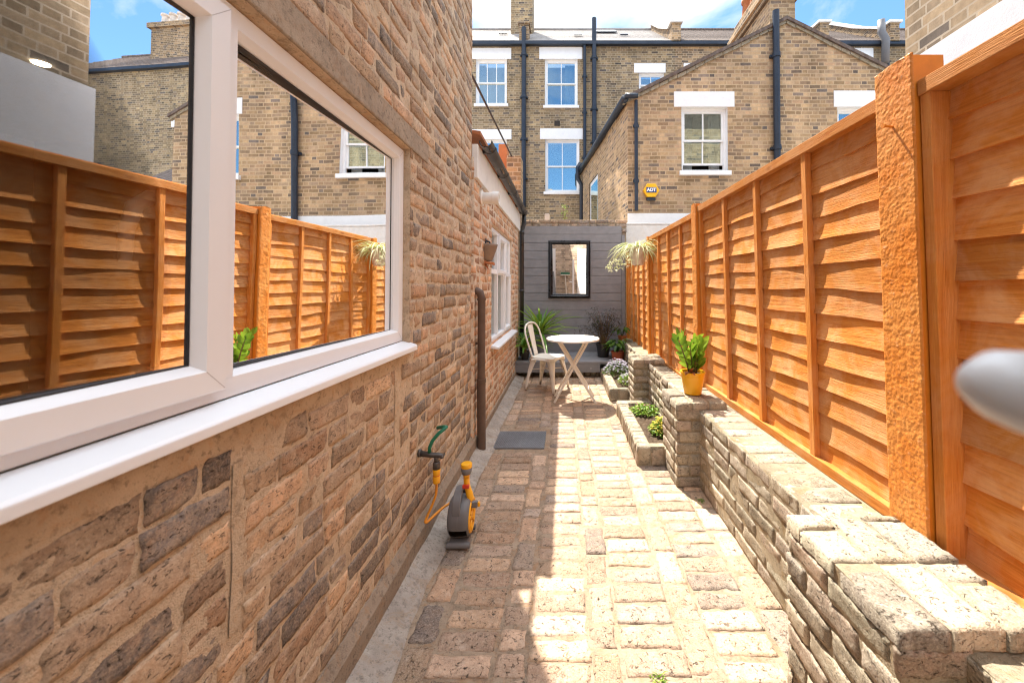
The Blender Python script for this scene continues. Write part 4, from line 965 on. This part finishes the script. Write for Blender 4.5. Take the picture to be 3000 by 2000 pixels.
# ================================================================== DRAIN COVER, TAP, HOSE, REEL
dc = thing('drain_cover', 'grey patterned metal drain cover set flush in the brick path', 'drain cover', (-.4, 3.49, 0))
mb = MB(); mb.box((-.615, 3.30, -.02), (-.175, 3.68, .012)); mb.build('plate', M['galv'], dc, bevel=.003)
mb = MB()
for i in range(22):
    for j in range(18):
        cx = -.6 + i*.0195 + (.01 if j % 2 else 0); cy = 3.315 + j*.0205; s = 1 if (i+j) % 2 else -1
        mb.prism([(cx-.006, cy-.002*s-.001, .012), (cx+.006, cy+.002*s-.001, .012), (cx+.006, cy+.002*s+.001, .012), (cx-.006, cy-.002*s+.001, .012)], (0, 0, .0025))
mb.build('tread_pattern', M['galv'], dc)
tp = thing('garden_tap', 'dark wall tap with a green hose stub above an orange connector', 'tap', (-.7, 2.02, .5))
ty, tzv = 2.03, .50
mb = MB(); mb.tube([(XL, ty, tzv+.01), (-.70, ty, tzv), (-.66, ty, tzv-.002), (-.635, ty, tzv-.006)], [.015, .014, .013, .011], 12); mb.lathe([(.02, 0), (.02, .012)], (XL+.003, ty, tzv+.01), 14, 'x'); mb.tube([(-.675, ty, tzv), (-.673, ty, tzv-.045)], .012, 12); mb.lathe([(.019, -.075), (.019, -.04), (.014, -.035)], (-.673, ty, tzv), 14)
mb.tube([(-.64, ty-.022, tzv-.004), (-.64, ty+.022, tzv-.004)], .007, 8); mb.build('tap_body', M['brass'], tp, smooth=True)
mb = MB(); mb.lathe([(.017, -.145), (.019, -.14), (.019, -.11), (.0165, -.105), (.0185, -.1), (.0195, -.072), (.016, -.068)], (-.673, ty, tzv), 18); mb.build('connector', M['hoseye'], tp, smooth=True)
mb = MB(); mb.lathe([(.0172, -.1075), (.0178, -.1025)], (-.673, ty, tzv), 18); mb.build('connector_ring', M['red'], tp)
mb = MB(); mb.tube([(-.712, ty, tzv+.005), (-.71, ty, tzv+.04), (-.695, ty, tzv+.075), (-.665, ty+.01, tzv+.11), (-.638, ty+.02, tzv+.13), (-.632, ty+.03, tzv+.135), (-.65, ty+.045, tzv+.132), (-.69, ty+.06, tzv+.12)], .0095, 12); mb.build('hose_stub', M['greenhose'], tp, smooth=True)
def spline(pts, n=8):
    out = []; pts = [V3(p) for p in pts]
    for i in range(len(pts)-1):
        p0 = pts[max(i-1, 0)]; p1 = pts[i]; p2 = pts[i+1]; p3 = pts[min(i+2, len(pts)-1)]
        for k in range(n):
            t = k/n; out.append(.5*((2*p1) + (p2-p0)*t + (2*p0-5*p1+4*p2-p3)*t*t + (3*p1-p0-3*p2+p3)*t**3))
    return out + [pts[-1]]
mb = MB(); mb.tube(spline([(-.673, ty, tzv-.14), (-.675, ty, tzv-.2), (-.69, ty-.01, .25), (-.712, ty-.025, .195), (-.718, ty-.035, .175), (-.708, ty-.03, .172), (-.68, ty, .19), (-.645, ty+.04, .208), (-.612, ty+.075, .215)], 6), .0066, 10); tag(mb.build('garden_hose', M['hoseor'], smooth=True), 'thin orange hose looping from the wall tap to the grey reel', 'hose')
rl = thing('hose_reel', 'compact grey and yellow hose reel standing on the path by the wall', 'hose reel', (0, 0, 0))
rz = .155; rr_ = .118
mb = MB(); prof = [(.02, -.062), (.098, -.06), (.112, -.05), (rr_, -.03), (rr_, .02), (.114, .042), (.104, .05), (.098, .05), (.094, .044)]
n = 40; rings = []
for (r, h) in prof: rings.append([mb.vert((h, r*math.cos(2*math.pi*j/n), rz + r*math.sin(2*math.pi*j/n)*1.06)) for j in range(n)])
for k in range(len(prof)-1):
    for j in range(n):
        a = (j+.5)/n*2*math.pi
        if 1 <= k <= 5 and rad(200) < a < rad(226) and k in (2, 3, 4): continue      # hose slot low at the front
        mb.face(rings[k][j], rings[k][(j+1) % n], rings[k+1][(j+1) % n], rings[k+1][j])
mb.face(*rings[0][::-1])
# three faint joint ribs round the shell
for xx in (-.005,):
    mb.tube([(xx, (rr_+.0005)*math.cos(a), rz+(rr_+.0005)*math.sin(a)*1.06) for a in [rad(60+i*8) for i in range(17)]], .0012, 6)
sh = mb.build('shell', M['hosegr'], rl, smooth=True); sh.modifiers.new('e', 'EDGE_SPLIT').split_angle = rad(50)
mb = MB(); mb.lathe([(.0, -.05), (.075, -.045), (.075, .035), (.0, .036)], (0, 0, rz), 28, 'x', False); mb.build('spool', M['dark'], rl, smooth=False)
mb = MB()
for k in range(5): mb.lathe([(.078+.006*math.cos(q*math.pi/3), -.035+k*.014+.006*math.sin(q*math.pi/3)) for q in range(7)], (0, 0, rz), 30, 'x', False)
mb.build('wound_hose', M['hoseye'], rl, smooth=True)
mb = MB(); mb.lathe([(.0, .052), (.03, .052), (.034, .047), (.082, .046), (.09, .056), (.1, .056), (.103, .048)], (0, 0, rz), 36, 'x', False)
for k in range(5):
    a = rad(72*k+20); mb.tube([(.05, .03*math.cos(a), rz+.03*math.sin(a)), (.05, .088*math.cos(a), rz+.088*math.sin(a))], .008, 8)
mb.build('side_disc', M['hoseye'], rl, smooth=True)
mb = MB(); mb.box((.05, -.035, rz+.058), (.085, -.005, rz+.098)); cr = mb.build('crank_knob', M['hosegr'], rl, bevel=.006)
mb = MB(); mb.box((.0855, -.03, rz+.064), (.098, -.01, rz+.092)); mb.build('knob_cap', M['hoseye'], cr, bevel=.004)
mb = MB()   # carrying handle arching over the top, a flat strap
pts = spline([(-.012, -.1, rz+.045), (-.014, -.095, rz+.09), (-.014, -.075, rz+.13), (-.014, -.035, rz+.158), (-.014, .02, rz+.165), (-.014, .07, rz+.145), (-.014, .1, rz+.08)], 5)
rows = []
for i, p in enumerate(pts):
    d = (pts[min(i+1, len(pts)-1)] - pts[max(i-1, 0)]).normalized(); nn = V3((1, 0, 0)).cross(d).normalized()
    rows.append([mb.vert(p + V3((sx*.021, 0, 0)) + nn*sz*.0085) for sx, sz in ((-1, -1), (1, -1), (1, 1), (-1, 1))])
for a, b in zip(rows, rows[1:]):
    for k in range(4): mb.face(a[k], a[(k+1) % 4], b[(k+1) % 4], b[k])
mb.face(*rows[0][::-1]); mb.face(*rows[-1]); mb.build('carry_handle', M['hosegr'], rl, bevel=.004)
mb = MB(); mb.lathe([(.012, -.062), (.018, -.06), (.018, .056), (.012, .058)], (0, -.095, .019), 18, 'x'); mb.lathe([(.012, -.062), (.018, -.06), (.018, .056), (.012, .058)], (0, .095, .019), 18, 'x'); mb.box((-.05, -.1, .012), (.045, .1, .036)); mb.build('foot', M['hosegr'], rl, smooth=False)
rl.location = (-.56, 2.115, .01); rl.rotation_euler = (0, 0, rad(2)); rl.scale = (1.02, .83, .84)
nz = thing('spray_nozzle', 'yellow spray nozzle with grey band and red trigger clipped on the reel', 'nozzle', (-.5, 2.07, .28))
bx, by, bz = -.528, 2.11, .272
mb = MB(); mb.tube(spline([(bx+.012, by, bz-.05), (bx+.012, by, bz-.03), (bx+.004, by, bz), (bx-.005, by, bz+.03), (bx-.008, by, bz+.075)], 4), [.02]*4+[.019]*4+[.017]*4+[.0165]*5, 14); mb.lathe([(.0165, .07), (.018, .085), (.024, .095), (.026, .1)], (bx-.008, by, bz), 20); mb.lathe([(.0285, .126), (.03, .13), (.03, .147), (.028, .149), (.02, .147)], (bx-.008, by, bz), 24); mb.build('body', M['hoseye'], nz, smooth=True)
mb = MB(); mb.lathe([(.0245, .094), (.0275, .105), (.0293, .127)], (bx-.008, by, bz), 24); mb.build('grey_band', M['hosegr'], nz, smooth=True)
mb = MB(); mb.box((bx-.025, by-.026, bz+.022), (bx+.012, by-.008, bz+.042)); mb.build('trigger', M['red'], nz, bevel=.004)
# ================================================================== CHAIR AND TABLE
chr_ = thing('metal_chair', 'cream metal cafe chair with a hoop back beside the round table', 'chair', (0, 0, 0))
SH = .448
def rr_rect(hx, hy, r, n=5, taper=0):
    out = []
    for (sx, sy, a0) in ((1, -1, -90), (1, 1, 0), (-1, 1, 90), (-1, -1, 180)):
        for k in range(n+1):
            a = rad(a0 + 90*k/n); hyy = hy - (taper if sx < 0 else 0); out.append((sx*(hx-r) + r*math.cos(a), sy*(hyy-r) + r*math.sin(a)))
    return out
mb = MB(); lv = []
for (sc, z) in ((.9, SH-.03), (.99, SH-.03), (1.0, SH-.012), (.97, SH), (.88, SH-.004), (.5, SH-.012), (.1, SH-.014)):
    lv.append([mb.vert((x*sc, y*sc, z)) for x, y in rr_rect(.19, .19, .06, 5, .02)])
for a, b in zip(lv, lv[1:]):
    n = len(a)
    for k in range(n): mb.face(a[k], a[(k+1) % n], b[(k+1) % n], b[k])
mb.face(*lv[-1]); mb.build('seat', M['cream'], chr_, smooth=True)
for (sx, sy) in ((1, 1), (1, -1), (-1, 1), (-1, -1)):
    mb = MB(); top = V3((sx*.15, sy*.145, SH-.02)); bot = V3((.205 if sx > 0 else -.215, sy*(.205 if sx > 0 else .185), .012)); rows = []
    for k in range(11):
        q = k/10; c = top.lerp(bot, q) + V3((sx*.012, sy*.012, 0))*math.sin(math.pi*q*.8); w = .062*(1-q)**1.4 + .018
        # folded sheet: an L with a rounded outer edge
        o_ = V3((sx, sy, 0)).normalized(); a_ = V3((sx, 0, 0)); b_ = V3((0, sy, 0))
        rows.append([mb.vert(c - b_*w*1.0 + a_*.006), mb.vert(c - b_*w*.4 + a_*.014), mb.vert(c + o_*.013), mb.vert(c - a_*w*.4 + b_*.014), mb.vert(c - a_*w + b_*.006)])
    for r0, r1 in zip(rows, rows[1:]):
        for k in range(4): mb.face(r0[k], r1[k], r1[k+1], r0[k+1])
    lg = mb.build('leg', M['cream'], chr_, smooth=True); so = lg.modifiers.new('s', 'SOLIDIFY'); so.thickness = .0025; so.offset = 0
    mb = MB(); mb.lathe([(.012, 0), (.015, .004), (.015, .018), (.012, .022)], (bot.x+sx*.004, bot.y+sy*.004, 0), 12); mb.build('foot_cap', M['rust'], lg, smooth=True)
mb = MB()   # aprons arched between the legs
for (ax_, s_) in (('x', 1), ('x', -1), ('y', 1), ('y', -1)):
    top_, bot_ = [], []
    for k in range(17):
        q = -1 + 2*k/16; z = SH - .034 - .03*abs(q)**3; e = .186*s_
        p_ = (e, q*.15) if ax_ == 'x' else (q*.15, e*.98)
        top_.append(mb.vert((p_[0]*.99, p_[1], SH-.018))); bot_.append(mb.vert((p_[0]*1.01, p_[1]*1.05, z)))
    for k in range(16): mb.face(top_[k], top_[k+1], bot_[k+1], bot_[k])
ap = mb.build('apron', M['cream'], chr_, smooth=True); ap.modifiers.new('s', 'SOLIDIFY').thickness = .003
mb = MB(); mb.tube([(.185, -.19, .27), (-.19, .17, .27)], .006, 8); mb.tube([(.185, .19, .275), (-.19, -.17, .275)], .006, 8); mb.build('cross_brace', M['cream'], chr_, smooth=True)
mb = MB(); hoop = [(-.13, -.178, SH-.01), (-.155, -.182, .52), (-.19, -.188, .62), (-.225, -.188, .72), (-.25, -.172, .80), (-.265, -.125, .858), (-.272, -.06, .882), (-.274, 0, .888), (-.272, .06, .882), (-.265, .125, .858), (-.25, .172, .80), (-.225, .188, .72), (-.19, .188, .62), (-.155, .182, .52), (-.13, .178, SH-.01)]
mb.tube(spline(hoop, 4), .0125, 10); mb.build('back_hoop', M['cream'], chr_, smooth=True)
mb = MB(); rows = []
for k in range(9):
    q = k/8; z = SH - .005 + (.872 - SH)*q; x = -.165 - .11*q**.9; w = .046 + .02*q
    rows.append([mb.vert((x - .004*math.cos(math.pi*i/4*0), -w + 2*w*i/4, z)) for i in range(5)])
for a, b in zip(rows, rows[1:]):
    for k in range(4): mb.face(a[k], a[k+1], b[k+1], b[k])
sp_ = mb.build('back_splat', M['cream'], chr_, smooth=True); sp_.modifiers.new('s', 'SOLIDIFY').thickness = .006
chr_.location = (-.235, 5.22, .006); chr_.rotation_euler = (0, 0, rad(-27))
tb = thing('round_table', 'small round cream folding table with crossed legs', 'table', (.1, 4.73, 0))
TX, TY, TZ = .10, 4.73, .755
mb = MB(); mb.lathe([(.0, -.003), (.305, -.003), (.322, -.018), (.326, -.018), (.326, 0), (.322, .004), (.0, .006)], (TX, TY, TZ), 56, 'z', False); mb.build('tabletop', M['creamtop'], tb, smooth=False, bevel=.001)
def bar(mb, a, b, w=.013, d=.007):
    a = V3(a); b = V3(b); dd = (b-a).normalized(); y_ = V3((0, 1, 0)); s = dd.cross(y_).normalized()
    i = [mb.vert(p + s*w*u + y_*d*v) for p in (a, b) for u, v in ((-1, -1), (1, -1), (1, 1), (-1, 1))]
    for q in ((3, 2, 1, 0), (4, 5, 6, 7), (0, 1, 5, 4), (1, 2, 6, 5), (2, 3, 7, 6), (3, 0, 4, 7)): mb.face(*[i[k] for k in q])
for (xt, xb, dy) in ((-.185, .27, .16), (.185, -.225, .135)):
    mb = MB()
    for s in (-1, 1): bar(mb, (TX+xt, TY+s*dy, TZ-.01), (TX+xb, TY+s*dy, .006))
    mb.tube([(TX+xt, TY-dy, TZ-.012), (TX+xt, TY+dy, TZ-.012)], .008, 8); xm = xb*.84+xt*.16; mb.tube([(TX+xm, TY-dy, .13), (TX+xm, TY+dy, .13)], .006, 8); mb.build('leg_frame', M['cream'], tb, bevel=.003)
mb = MB()
for s in (-1, 1): mb.lathe([(.009, -.014), (.009, .014)], (TX+.012, TY+s*.147, .43), 10, 'y')
mb.build('pivot', M['rust'], tb)
# ================================================================== PLANTS
def tt(): return (R.random(), R.random(), R.random())
def pot(mb, c, r0, r1, h, rim=.012, rimh=.02, ribs=0):
    wob = (lambda a: 1 + .02*math.sin(a*ribs)) if ribs else None
    mb.lathe([(r0*.6, .0), (r0, .002), (r1, h-rimh), (r1+rim, h-rimh), (r1+rim, h), (r1-.006, h), (r1-.01, h-.03), (.0, h-.03)], c, 72 if ribs else 32, 'z', False, wob=wob)
# yellow pot with glossy-leaved plant
yp = thing('potted_plant', 'glossy green upright plant in a bright yellow pot on the wall pier', 'potted plant', (.955, 2.86, .59))
cx, cy, cz = .955, 2.87, .592
mb = MB(); pot(mb, (cx, cy, cz), .062, .086, .165, .004, .012); mb.build('pot', M['yellow'], yp, smooth=True).modifiers.new('e', 'EDGE_SPLIT').split_angle = rad(50)
mb = MB(); mb.lathe([(.0, .146), (.082, .142)], (cx, cy, cz), 20, 'z', False); mb.build('soil', M['soil'], yp)
mb, ms = MB(), MB()
for k in range(8):
    a = k*2.4; tilt = R.uniform(.04, .3); L = R.uniform(.19, .28); d = V3((math.cos(a)*tilt, math.sin(a)*tilt, 1)).normalized(); b = V3((cx+.025*math.cos(a), cy+.025*math.sin(a), cz+.14))
    pts = [b + d*L*q + V3((math.cos(a), math.sin(a), 0))*.03*q*q for q in (0, .25, .5, .75, 1)]; ms.tube(pts, [.007, .006, .005, .004, .002], 6)
    side = d.cross(V3((math.cos(a+1), math.sin(a+1), .2))).normalized()
    for q in range(6):
        f = .2 + .8*q/5
        for sg in (-1, 1):
            c = b + d*L*f + V3((math.cos(a), math.sin(a), 0))*.03*f*f
            ld = (side*sg*.75 + d*(.65 + .5*f) + V3((R.uniform(-.2, .2), R.uniform(-.2, .2), 0))).normalized()
            mb.leaf(c, ld, d.cross(side) * R.choice((1, 1, -1)) + V3((0, 0, .3)), R.uniform(.062, .088), R.uniform(.034, .044), tt(), 5, R.uniform(.05, .3))
mb.build('leaves', M['lf_zz'], yp, smooth=True); ms.build('stems', M['stem'], yp, smooth=True)
mb = MB()
for k in range(5): mb.leaf((cx-.03, cy-.04, cz+.16), (R.uniform(-1, .2), R.uniform(-1, -.2), R.uniform(.2, .8)), (0, 0, 1), .07, .03, (1, 1, 1), 4, .4)
mb.build('withered_leaves', M['terra'], yp, smooth=True)
# hanging spider plant
hp = thing('hanging_planter', 'limewashed pot of trailing spider plant hung on the third fence post', 'hanging planter', (.94, 5.0, 1.65))
cx, cy, cz = .945, 4.93, 1.665
mb = MB(); pot(mb, (cx, cy, cz), .07, .128, .225, .004, .012); mb.build('pot', M['whitepot'], hp, smooth=True).modifiers.new('e', 'EDGE_SPLIT').split_angle = rad(50)
mb = MB(); mb.lathe([(.0, .2), (.112, .198)], (cx, cy, cz), 20, 'z', False); mb.build('soil', M['soil'], hp)
mb = MB(); mb.tube([(cx+.1, cy, cz+.21), (cx+.15, cy+.05, cz+.24), (1.12, 5.04, cz+.24)], .005, 6); mb.build('bracket', M['iron'], hp)
mb = MB()
for k in range(150):
    a = R.uniform(0, 2*math.pi); el = R.uniform(.1, 1.2); L = R.uniform(.22, .5)
    d = V3((math.cos(a), math.sin(a), el)); mb.blade((cx+R.uniform(-.06, .06), cy+R.uniform(-.06, .06), cz+.2), d, L, R.uniform(.008, .014), R.uniform(.7, 1.5), 8, .3, .1, (R.random(), 0, 0))
for k in range(26):   # trailing runners ending in small tufts, mostly into the yard
    a = R.uniform(2.4, 4.3); L = R.uniform(.28, .52); d = V3((math.cos(a), math.sin(a), R.uniform(.15, .7))).normalized(); p = V3((cx, cy, cz+.21)); pts = []
    for q in range(12):
        pts.append(p.copy()); p = p + d*L/11; d = (d + V3((0, 0, -.19))).normalized()
    mb.tube(pts, .0028, 5, t=(.8, 0, 0))
    for q in range(7):
        b = R.uniform(0, 6.3); mb.blade(p, (math.cos(b), math.sin(b), R.uniform(-.3, .5)), R.uniform(.03, .07), .007, 1.2, 4, .3, .1, (R.uniform(.5, 1), 0, 0))
mb.build('foliage', M['lf_spider'], hp, smooth=True)
# yucca in grey pot
def spiky(label, c, potm, r0, r1, h, n, L, W, matn, droop, elmin, up=0, group=None):
    t = thing('potted_plant', label, 'potted plant', c, group)
    mb = MB(); pot(mb, c, r0, r1, h); mb.build('pot', M[potm], t, smooth=True).modifiers.new('e', 'EDGE_SPLIT').split_angle = rad(50)
    mb = MB(); mb.lathe([(.0, h-.025), (r1-.008, h-.028)], c, 20, 'z', False); mb.build('soil', M['soil'], t)
    mb = MB()
    if up:
        ms = MB(); ms.tube([(c[0], c[1], c[2]+h-.04), (c[0]+.01, c[1], c[2]+h+up)], [.022, .018], 8); ms.build('stem', M['stem'], t, smooth=True)
    for k in range(n):
        a = k*2.399 + R.uniform(-.2, .2); q = k/n; el = elmin + (2.4-elmin)*q**1.4
        mb.blade((c[0], c[1], c[2]+h+up-.02+.05*q), (math.cos(a), math.sin(a), el), L*R.uniform(.7, 1.15)*(1-.25*q), W*R.uniform(.8, 1.15), droop*R.uniform(.5, 1.3), 9, .3, .06, (R.uniform(0, 1), 0, 0))
    mb.build('leaves', M[matn], t, smooth=True); return t
spiky('large spiky green yucca in a blue-grey pot on the deck behind the chair', (-.40, 6.32, .25), 'greypot', .085, .12, .26, 44, .8, .048, 'lf_yucca', .55, .2, .1)
spiky('strappy plant in a small black pot on the left end of the deck', (-.62, 6.02, .25), 'black', .05, .07, .13, 22, .55, .05, 'lf_yucca', .9, .5, .04)
# dark maple
mp = thing('potted_plant', 'dark purple-leaved maple in a black pot on the right of the deck', 'potted plant', (.63, 6.3, .25))
c = (.63, 6.28, .25); mb = MB(); pot(mb, c, .09, .115, .22); mb.build('pot', M['black'], mp, smooth=True).modifiers.new('e', 'EDGE_SPLIT').split_angle = rad(50)
mb = MB(); mb.lathe([(.0, .195), (.107, .192)], c, 20, 'z', False); mb.build('soil', M['soil'], mp)
mb, ms = MB(), MB()
for k in range(16):
    a = k*2.4; sp_ = R.uniform(.1, .42); top = V3((c[0]+sp_*math.cos(a)*.95, c[1]+sp_*math.sin(a)*.6, c[2]+R.uniform(.4, .78))); b = V3((c[0]+.02*math.cos(a), c[1]+.02*math.sin(a), c[2]+.19)); m_ = b.lerp(top, .55) + V3((0, 0, .08)); pts = spline([b, m_, top], 5); ms.tube(pts, [.008 - .0006*i for i in range(len(pts))], 6)
    for q in range(85):
        f = R.uniform(.35, 1.05); p = b.lerp(top, f) + V3((R.gauss(0, .06), R.gauss(0, .06), R.gauss(0, .05) + .06*math.sin(math.pi*min(1, f))))
        mb.leaf(p, (R.gauss(0, 1), R.gauss(0, 1), R.uniform(-.8, .3)), (R.gauss(0, .4), R.gauss(0, .4), 1), R.uniform(.03, .055), R.uniform(.007, .013), tt(), 3, .3)
mb.build('foliage', M['lf_dark'], mp, smooth=True); ms.build('branches', M['stem'], mp, smooth=True)
# peace lily
def leafy(label, c, potm, r0, r1, h, n, L, W, matn, ribs=0, spread=.8, rim=.008):
    t = thing('potted_plant', label, 'potted plant', c)
    mb = MB(); pot(mb, c, r0, r1, h, rim, .015, ribs); mb.build('pot', M[potm], t, smooth=True).modifiers.new('e', 'EDGE_SPLIT').split_angle = rad(50)
    mb = MB(); mb.lathe([(.0, h-.02), (r1-.008, h-.022)], c, 20, 'z', False); mb.build('soil', M['soil'], t)
    mb, ms = MB(), MB()
    for k in range(n):
        a = k*2.4 + R.uniform(-.3, .3); q = (k+.5)/n; rd = spread*R.uniform(.3, 1)
        b = V3((c[0], c[1], c[2]+h-.02)); e = b + V3((math.cos(a)*rd*L*1.3, math.sin(a)*rd*L*1.3, L*R.uniform(.7, 1.5))); ms.tube([b, b.lerp(e, .5)+V3((0, 0, .02)), e], .0025, 5)
        mb.leaf(e, (math.cos(a), math.sin(a), R.uniform(-.5, .6)), (0, 0, 1), L*R.uniform(.8, 1.2), W*R.uniform(.8, 1.2), tt(), 6, R.uniform(.2, .6))
    mb.build('leaves', M[matn], t, smooth=True); ms.build('stems', M['lf_lily'], t, smooth=True); return t
leafy('broad green leafy plant in a ribbed red pot at the deck corner', (.83, 6.02, .25), 'terrared', .085, .1, .135, 46, .13, .05, 'lf_lily', 26)
leafy('small broad-leaved plant in a terracotta pot up on the wall end beside the maple', (.945, 6.3, .46), 'terra', .05, .068, .13, 12, .11, .06, 'lf_lily', 0, .6)
# bedding plants
def mound(name, label, cat, c, rx, ry, h, n, matn, L, W, fl=None, nf=0, fs=.012, group=None):
    t = thing(name, label, cat, c, group); mb, mf, ms = MB(), MB(), MB()
    for k in range(n):
        a = R.uniform(0, 6.283); r = math.sqrt(R.random()); x = c[0]+rx*r*math.cos(a); y = c[1]+ry*r*math.sin(a); z = c[2] + h*(1-r*r*.75)*R.uniform(.15, 1)
        mb.leaf((x, y, z), (math.cos(a)*r + R.gauss(0, .6), math.sin(a)*r + R.gauss(0, .6), R.uniform(.1, 1)), (R.gauss(0, .5), R.gauss(0, .5), 1), L*R.uniform(.6, 1.3), W*R.uniform(.7, 1.3), tt(), 3, .3)
        if k % 9 == 0: ms.tube([(c[0]+rx*r*.4*math.cos(a), c[1]+ry*r*.4*math.sin(a), c[2]-.02), (x, y, z)], .0015, 4)
    mb.build('leaves', M[matn], t, smooth=True); ms.build('stems', M['stem'], t)
    if fl:
        for k in range(nf):
            a = R.uniform(0, 6.283); r = math.sqrt(R.random()); p = V3((c[0]+rx*r*math.cos(a), c[1]+ry*r*math.sin(a), c[2]+h*(1.08-r*r*.7)*R.uniform(.75, 1.12)))
            if nf <= 40: mf = MB()
            for q in range(5): mf.leaf(p, (math.cos(q*1.257), math.sin(q*1.257), .25), (0, 0, 1), fs, fs*.9, tt(), 2, .1)
            if nf <= 40: mf.build('flower', M[fl], t, smooth=True)
        if nf > 40: mf.build('flowers', M[fl], t, smooth=True)
    return t
mound('bedding_plant', 'bright green low plant with a few magenta flowers in the nearer planter', 'bedding plant', (.79, 3.85, .13), .13, .12, .08, 360, 'lf_herb', .035, .017, 'fl_pink', 22, .011)
mound('bedding_plant', 'yellow-green bushy plant at the near end of the nearer planter', 'bedding plant', (.82, 3.3, .13), .08, .1, .13, 330, 'lf_herb', .03, .015, 'fl_yel', 120, .013)
mound('bedding_plant', 'large lilac-flowered clump at the back of the farther planter', 'bedding plant', (.75, 5.5, .13), .2, .2, .2, 420, 'lf_lily', .03, .012, 'fl_lil', 220, .016)
mound('bedding_plant', 'pale green feathery clump with lilac flowers at the front of the farther planter', 'bedding plant', (.82, 5.02, .13), .12, .15, .13, 420, 'lf_herb', .035, .007, 'fl_lil', 80, .013)
for wx_, wy_, wl in ((.33, 1.37, 'tiny green weed in the sunlit paving joints near the front'), (.885, 2.5, 'small weed growing where the paving meets the low wall by the pier')):
    w_ = thing('path_weed', wl, 'weed', (wx_, wy_, 0), 'weeds in the paving'); mb = MB()
    for k in range(26): mb.blade((wx_+R.gauss(0, .012), wy_+R.gauss(0, .012), 0), (R.gauss(0, .7), R.gauss(0, .7), 1), R.uniform(.012, .035), .004, .9, 4, .2, .1, tt())
    mb.build('blades', M['lf_herb'], w_)
# wall-top weeds and stub pot
mb = MB()
wt = thing('wall_weed', 'scrawny weed growing on top of the end wall', 'weed', (0, 6.9, 2.59))
for k in range(5):
    a = R.uniform(0, 6.3); L = R.uniform(.12, .28); mb.tube([(0.0, 6.9, 2.585), (.03*math.cos(a), 6.9+.03*math.sin(a), 2.585+L*.6), (.07*math.cos(a), 6.9+.05*math.sin(a), 2.585+L)], .003, 5)
ml = MB()
for k in range(45):
    h_ = R.uniform(.02, .27); ml.leaf((R.gauss(0, .03), 6.9+R.gauss(0, .03), 2.585+h_), (R.gauss(0, 1), R.gauss(0, 1), .5), (0, 0, 1), .035, .014, tt(), 3)
mb.build('stems', M['stem'], wt); ml.build('leaves', M['lf_herb'], wt)
mb = MB(); mb.box((-.36, 6.86, 2.588), (-.275, 6.95, 2.70)); tag(mb.build('loose_brick', M['whitepot'], bevel=.008), 'pale loose brick standing on top of the end wall', 'brick')
# ================================================================== LIGHT, SKY, CAMERA
sd_ = V3((.21, -.52, -1)).normalized()
sun = D.lights.new('sun', 'SUN'); sun.energy = 3.7; sun.angle = rad(.53); sun.color = (1, .91, .78)
so = link(D.objects.new('sun', sun)); so.rotation_euler = sd_.to_track_quat('-Z', 'Y').to_euler(); so.location = (-3, 6, 12)
elev = math.asin(-sd_.z); azim = math.atan2(-sd_.x, -sd_.y)
W = D.worlds.new('World'); SC.world = W; W.use_nodes = True; t = NT.__new__(NT); t.t = W.node_tree; t.t.nodes.clear()
sky = t.n('ShaderNodeTexSky', sky_type='NISHITA', sun_disc=False, sun_elevation=elev, sun_rotation=azim, altitude=50, air_density=1.0, dust_density=.1, ozone_density=2.0)
tc = t.n('ShaderNodeTexCoord').outputs['Generated']; sx = t.n('ShaderNodeSeparateXYZ', {0: tc})
den = t.math('ADD', t.math('MAXIMUM', sx.outputs[2], 0), .22)
cp = t.n('ShaderNodeCombineXYZ', {0: t.math('DIVIDE', sx.outputs[0], den), 1: t.math('DIVIDE', sx.outputs[1], den), 2: 3.7}).outputs[0]
cn = t.noise(cp, 1.5, 9, .58, .25)
cf = t.math('MULTIPLY', t.ramp(cn, [(.47, 0), (.6, 1)]), t.ramp(t.math('MULTIPLY_ADD', sx.outputs[1], .5, .5), [(.25, .4), (.62, 1)]))
cloud = t.mix(t.ramp(t.noise(cp, 3.1, 6, .6), [(.3, 0), (.7, 1)]), (2.0, 2.1, 2.25, 1), (2.9, 2.9, 2.9, 1))
skc = t.mix(1, sky.outputs[0], (.36, .47, .55, 1), 'MULTIPLY')
fill_veil = t.math('MULTIPLY', t.ramp(sx.outputs[2], [(.56, 0), (.74, 1)]), t.ramp(cn, [(.3, .45), (.5, 1)]))   # bright overhead layer added out of view to lift fill in the shade
col = t.mix(fill_veil, t.mix(t.math('MULTIPLY', cf, .92), skc, cloud), (6.1, 6.5, 7.0, 1))
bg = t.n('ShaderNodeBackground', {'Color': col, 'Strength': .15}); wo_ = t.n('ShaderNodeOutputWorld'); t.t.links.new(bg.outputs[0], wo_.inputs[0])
cam = D.cameras.new('camera'); co = link(D.objects.new('camera', cam)); SC.camera = co
co.location = (0, 0, 1.38); co.rotation_euler = (rad(90 + 1.0), 0, 0)
cam.sensor_width = 36; cam.lens = 880/2352*36; cam.shift_x = -(1297-1176)/2352; cam.shift_y = -(784 - (660 - math.tan(rad(1))*880))/2352
cam.clip_start = .02; cam.clip_end = 1500
cam.dof.use_dof = True; cam.dof.focus_distance = 2.2; cam.dof.aperture_fstop = 3.6
SC.view_settings.view_transform = 'Standard'; SC.view_settings.look = 'None'; SC.view_settings.exposure = 1.9; SC.view_settings.gamma = 1
SC.cycles.max_bounces = 10; SC.cycles.transparent_max_bounces = 12; SC.cycles.use_denoising = True; SC.cycles.filter_width = 1.15
